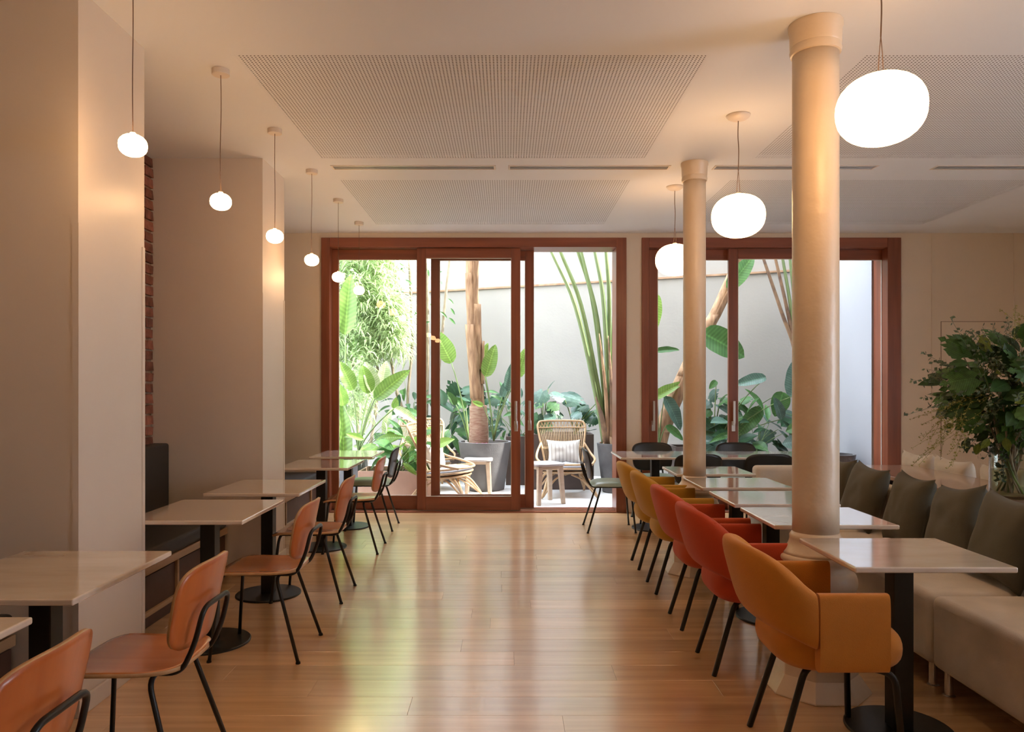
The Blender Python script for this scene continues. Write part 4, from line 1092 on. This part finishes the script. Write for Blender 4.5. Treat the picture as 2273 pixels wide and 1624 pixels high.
def rattan(lab, X, Y, rz, cushions=True):
    t = thing('rattan_armchair', lab, 'armchair', (X, Y, -.012), rz, 'rattan garden armchairs')
    def back(u, z):          # u -1..1 across, z height
        k = (z-.34)/.60
        return Vector((u*(.235+.105*k), .20+.20*k + .05*(1-u*u)*0 - .10*u*u*(1-.6*k), z))
    hoop = [back(-1,.34), back(-1,.6), back(-1,.84), back(-.93,.915), back(-.75,.945), back(0,.95), back(.75,.945), back(.93,.915), back(1,.84), back(1,.6), back(1,.34)]
    MB().tube(smooth_path(hoop,4), .016, 8).build('back_hoop', rat, t, smooth=True)
    nr = 25
    for k in range(nr):
        u = -.93 + 1.86*k/(nr-1)
        MB().tube([back(u*.9,.34), back(u*.96,.6), back(u*.97,.86)], .0065, 5).build('back_rib', rat, t, smooth=True)
    for (z, r_) in ((.86,.010),(.60,.007),(.585,.007)):
        MB().tube([back(-1+2*k/12, z) + Vector((0,-.008,0)) for k in range(13)], r_, 6).build('cross_band', rat, t, smooth=True)
    zz = []
    for k in range(29):
        u = -.93+1.86*k/28; zz.append(back(u, .862 if k % 2 else .935))
    MB().tube(smooth_path(zz,3), .006, 5).build('scallop_edge', rat, t, smooth=True)
    # seat: oval ring and basket
    ring = lambda a, rr, z: Vector((math.cos(a)*.335*rr, -.06+math.sin(a)*.33*rr, z + .03*math.sin(-a)))
    for (rr, z) in ((1.0,.40),(.93,.345),(.86,.30)):
        MB().tube([ring(2*math.pi*k/36, rr, z) for k in range(37)], .014, 7).build('seat_ring', rat, t, smooth=True)
    MB().grid(lambda u, v: ring(2*math.pi*u, .86*max(v,.001), .29), 30, 4, closed_u=True).build('woven_seat', rat, t, smooth=True, solid=.012)
    for s in (-1,1):       # arms sweep from the back hoop to the front
        MB().tube(smooth_path([back(s,.66)+Vector((0,0,0)), Vector((s*.36,.12,.53)), Vector((s*.375,-.10,.47)), Vector((s*.30,-.30,.42))],5), .016, 7).build('arm', rat, t, smooth=True)
        MB().tube(smooth_path([(s*.16,-.16,.30),(s*.26,-.26,.24),(s*.32,-.36,.10),(s*.36,-.40,.012)],5), .017, 7).build('leg', rat, t, smooth=True)
        MB().tube(smooth_path([(s*.16,.10,.30),(s*.26,.16,.24),(s*.30,.28,.10),(s*.31,.34,.012)],5), .017, 7).build('leg', rat, t, smooth=True)
        MB().tube(smooth_path([(s*.30,.33,.05),(s*.20,.05,.25),(s*.20,-.12,.25),(s*.33,-.39,.05)],5), .013, 6).build('leg_brace', rat, t, smooth=True)
        MB().tube(smooth_path([(s*.05,-.20,.285),(s*.18,-.27,.22),(s*.34,-.40,.03)],5), .013, 6).build('leg_brace', rat, t, smooth=True)
    if cushions:
        def fs(u, v):
            a = 2*math.pi*u; ph = -math.pi/2+math.pi*v
            return ring(a, .93*max(abs(math.cos(ph)),.001)**.4, .36+.05*math.sin(ph))
        MB().grid(fs, 32, 10, closed_u=True).build('seat_cushion', grey_c, t, smooth=True)
        o = obj_of('back_cushion', pillow_mesh(.46,.34,.15,60,stripe), t)
        o.matrix_local = Matrix.Translation((0,.115,.545)) @ Matrix.Rotation(math.radians(-16),4,'X')
    return t
rattan('rattan armchair with striped cushion framed by the open doorway', .76, 9.70, math.radians(4))
rattan('sunlit rattan armchair seen from the side through the middle pane', -.80, 9.28, math.radians(75))
rattan('rattan armchair behind, only its scalloped top showing', -1.12, 10.30, math.radians(20))
rattan('rattan armchair whose curved top peeks out beside the thick column', 3.45, 8.98, math.radians(-110), False)

wood_pale = wood_mat('bleached teak', (0.56,0.44,0.33), (0.46,0.35,0.25), .6, 'x', rnd=.05)
wood_grey = M('weathered grey tabletop', (0.46,0.44,0.44), .5, var=.15, scale=6)
def side_table(lab, X, Y, rz=0, z=.49, w=.21):
    t = thing('garden_side_table', lab, 'side table', (X, Y, -.012), rz, 'small wooden garden tables')
    poly = []
    for k in range(32):
        a = 2*math.pi*k/32; c, s = math.cos(a), math.sin(a)
        poly.append((w*math.copysign(abs(c)**.5,c), w*math.copysign(abs(s)**.5,s)))
    MB().prism(poly, z-.025, z).build('top', wood_grey, t, bevel=.005)
    MB().prism([(x*.86,y_*.86) for x,y_ in poly], z-.065, z-.025).build('apron', wood_pale, t)
    for sx in (-1,1):
        for sy in (-1,1):
            MB().add([(sx*w*.80-.022,sy*w*.80-.022,0),(sx*w*.80+.022,sy*w*.80-.022,0),(sx*w*.80+.022,sy*w*.80+.022,0),(sx*w*.80-.022,sy*w*.80+.022,0),
                      (sx*w*.66-.03,sy*w*.66-.03,z-.03),(sx*w*.66+.03,sy*w*.66-.03,z-.03),(sx*w*.66+.03,sy*w*.66+.03,z-.03),(sx*w*.66-.03,sy*w*.66+.03,z-.03)],
                     [(3,2,1,0),(4,5,6,7),(0,1,5,4),(1,2,6,5),(2,3,7,6),(3,0,4,7)]).build('leg', wood_pale, t, bevel=.006)
    return t
side_table('pale wooden side table before the rattan armchair in the doorway', .455, 9.02, math.radians(25))
side_table('white sunlit side table beside the left rattan armchair', -.38, 9.75, 0, .47, .19)
pet = M('magenta petal', (0.55,0.03,0.30), .6)
for (px, lb) in ((1054,'magenta fallen petal on the soil, left in the big pot'), (1075,'magenta fallen petal on the soil, right in the big pot')):
    m = MB().grid(lambda u, v: (.035*math.cos(2*math.pi*u)*v, .03*math.sin(2*math.pi*u)*v, .02*v*v+.008*math.sin(6*math.pi*u)*v), 12, 3, closed_u=True)
    o = m.build('petal', pet, None, smooth=True, solid=.006); o.location = P(px, 982, 9.93); o.location.z = .618
    tag(o, lb, 'petal', 'fallen petals')
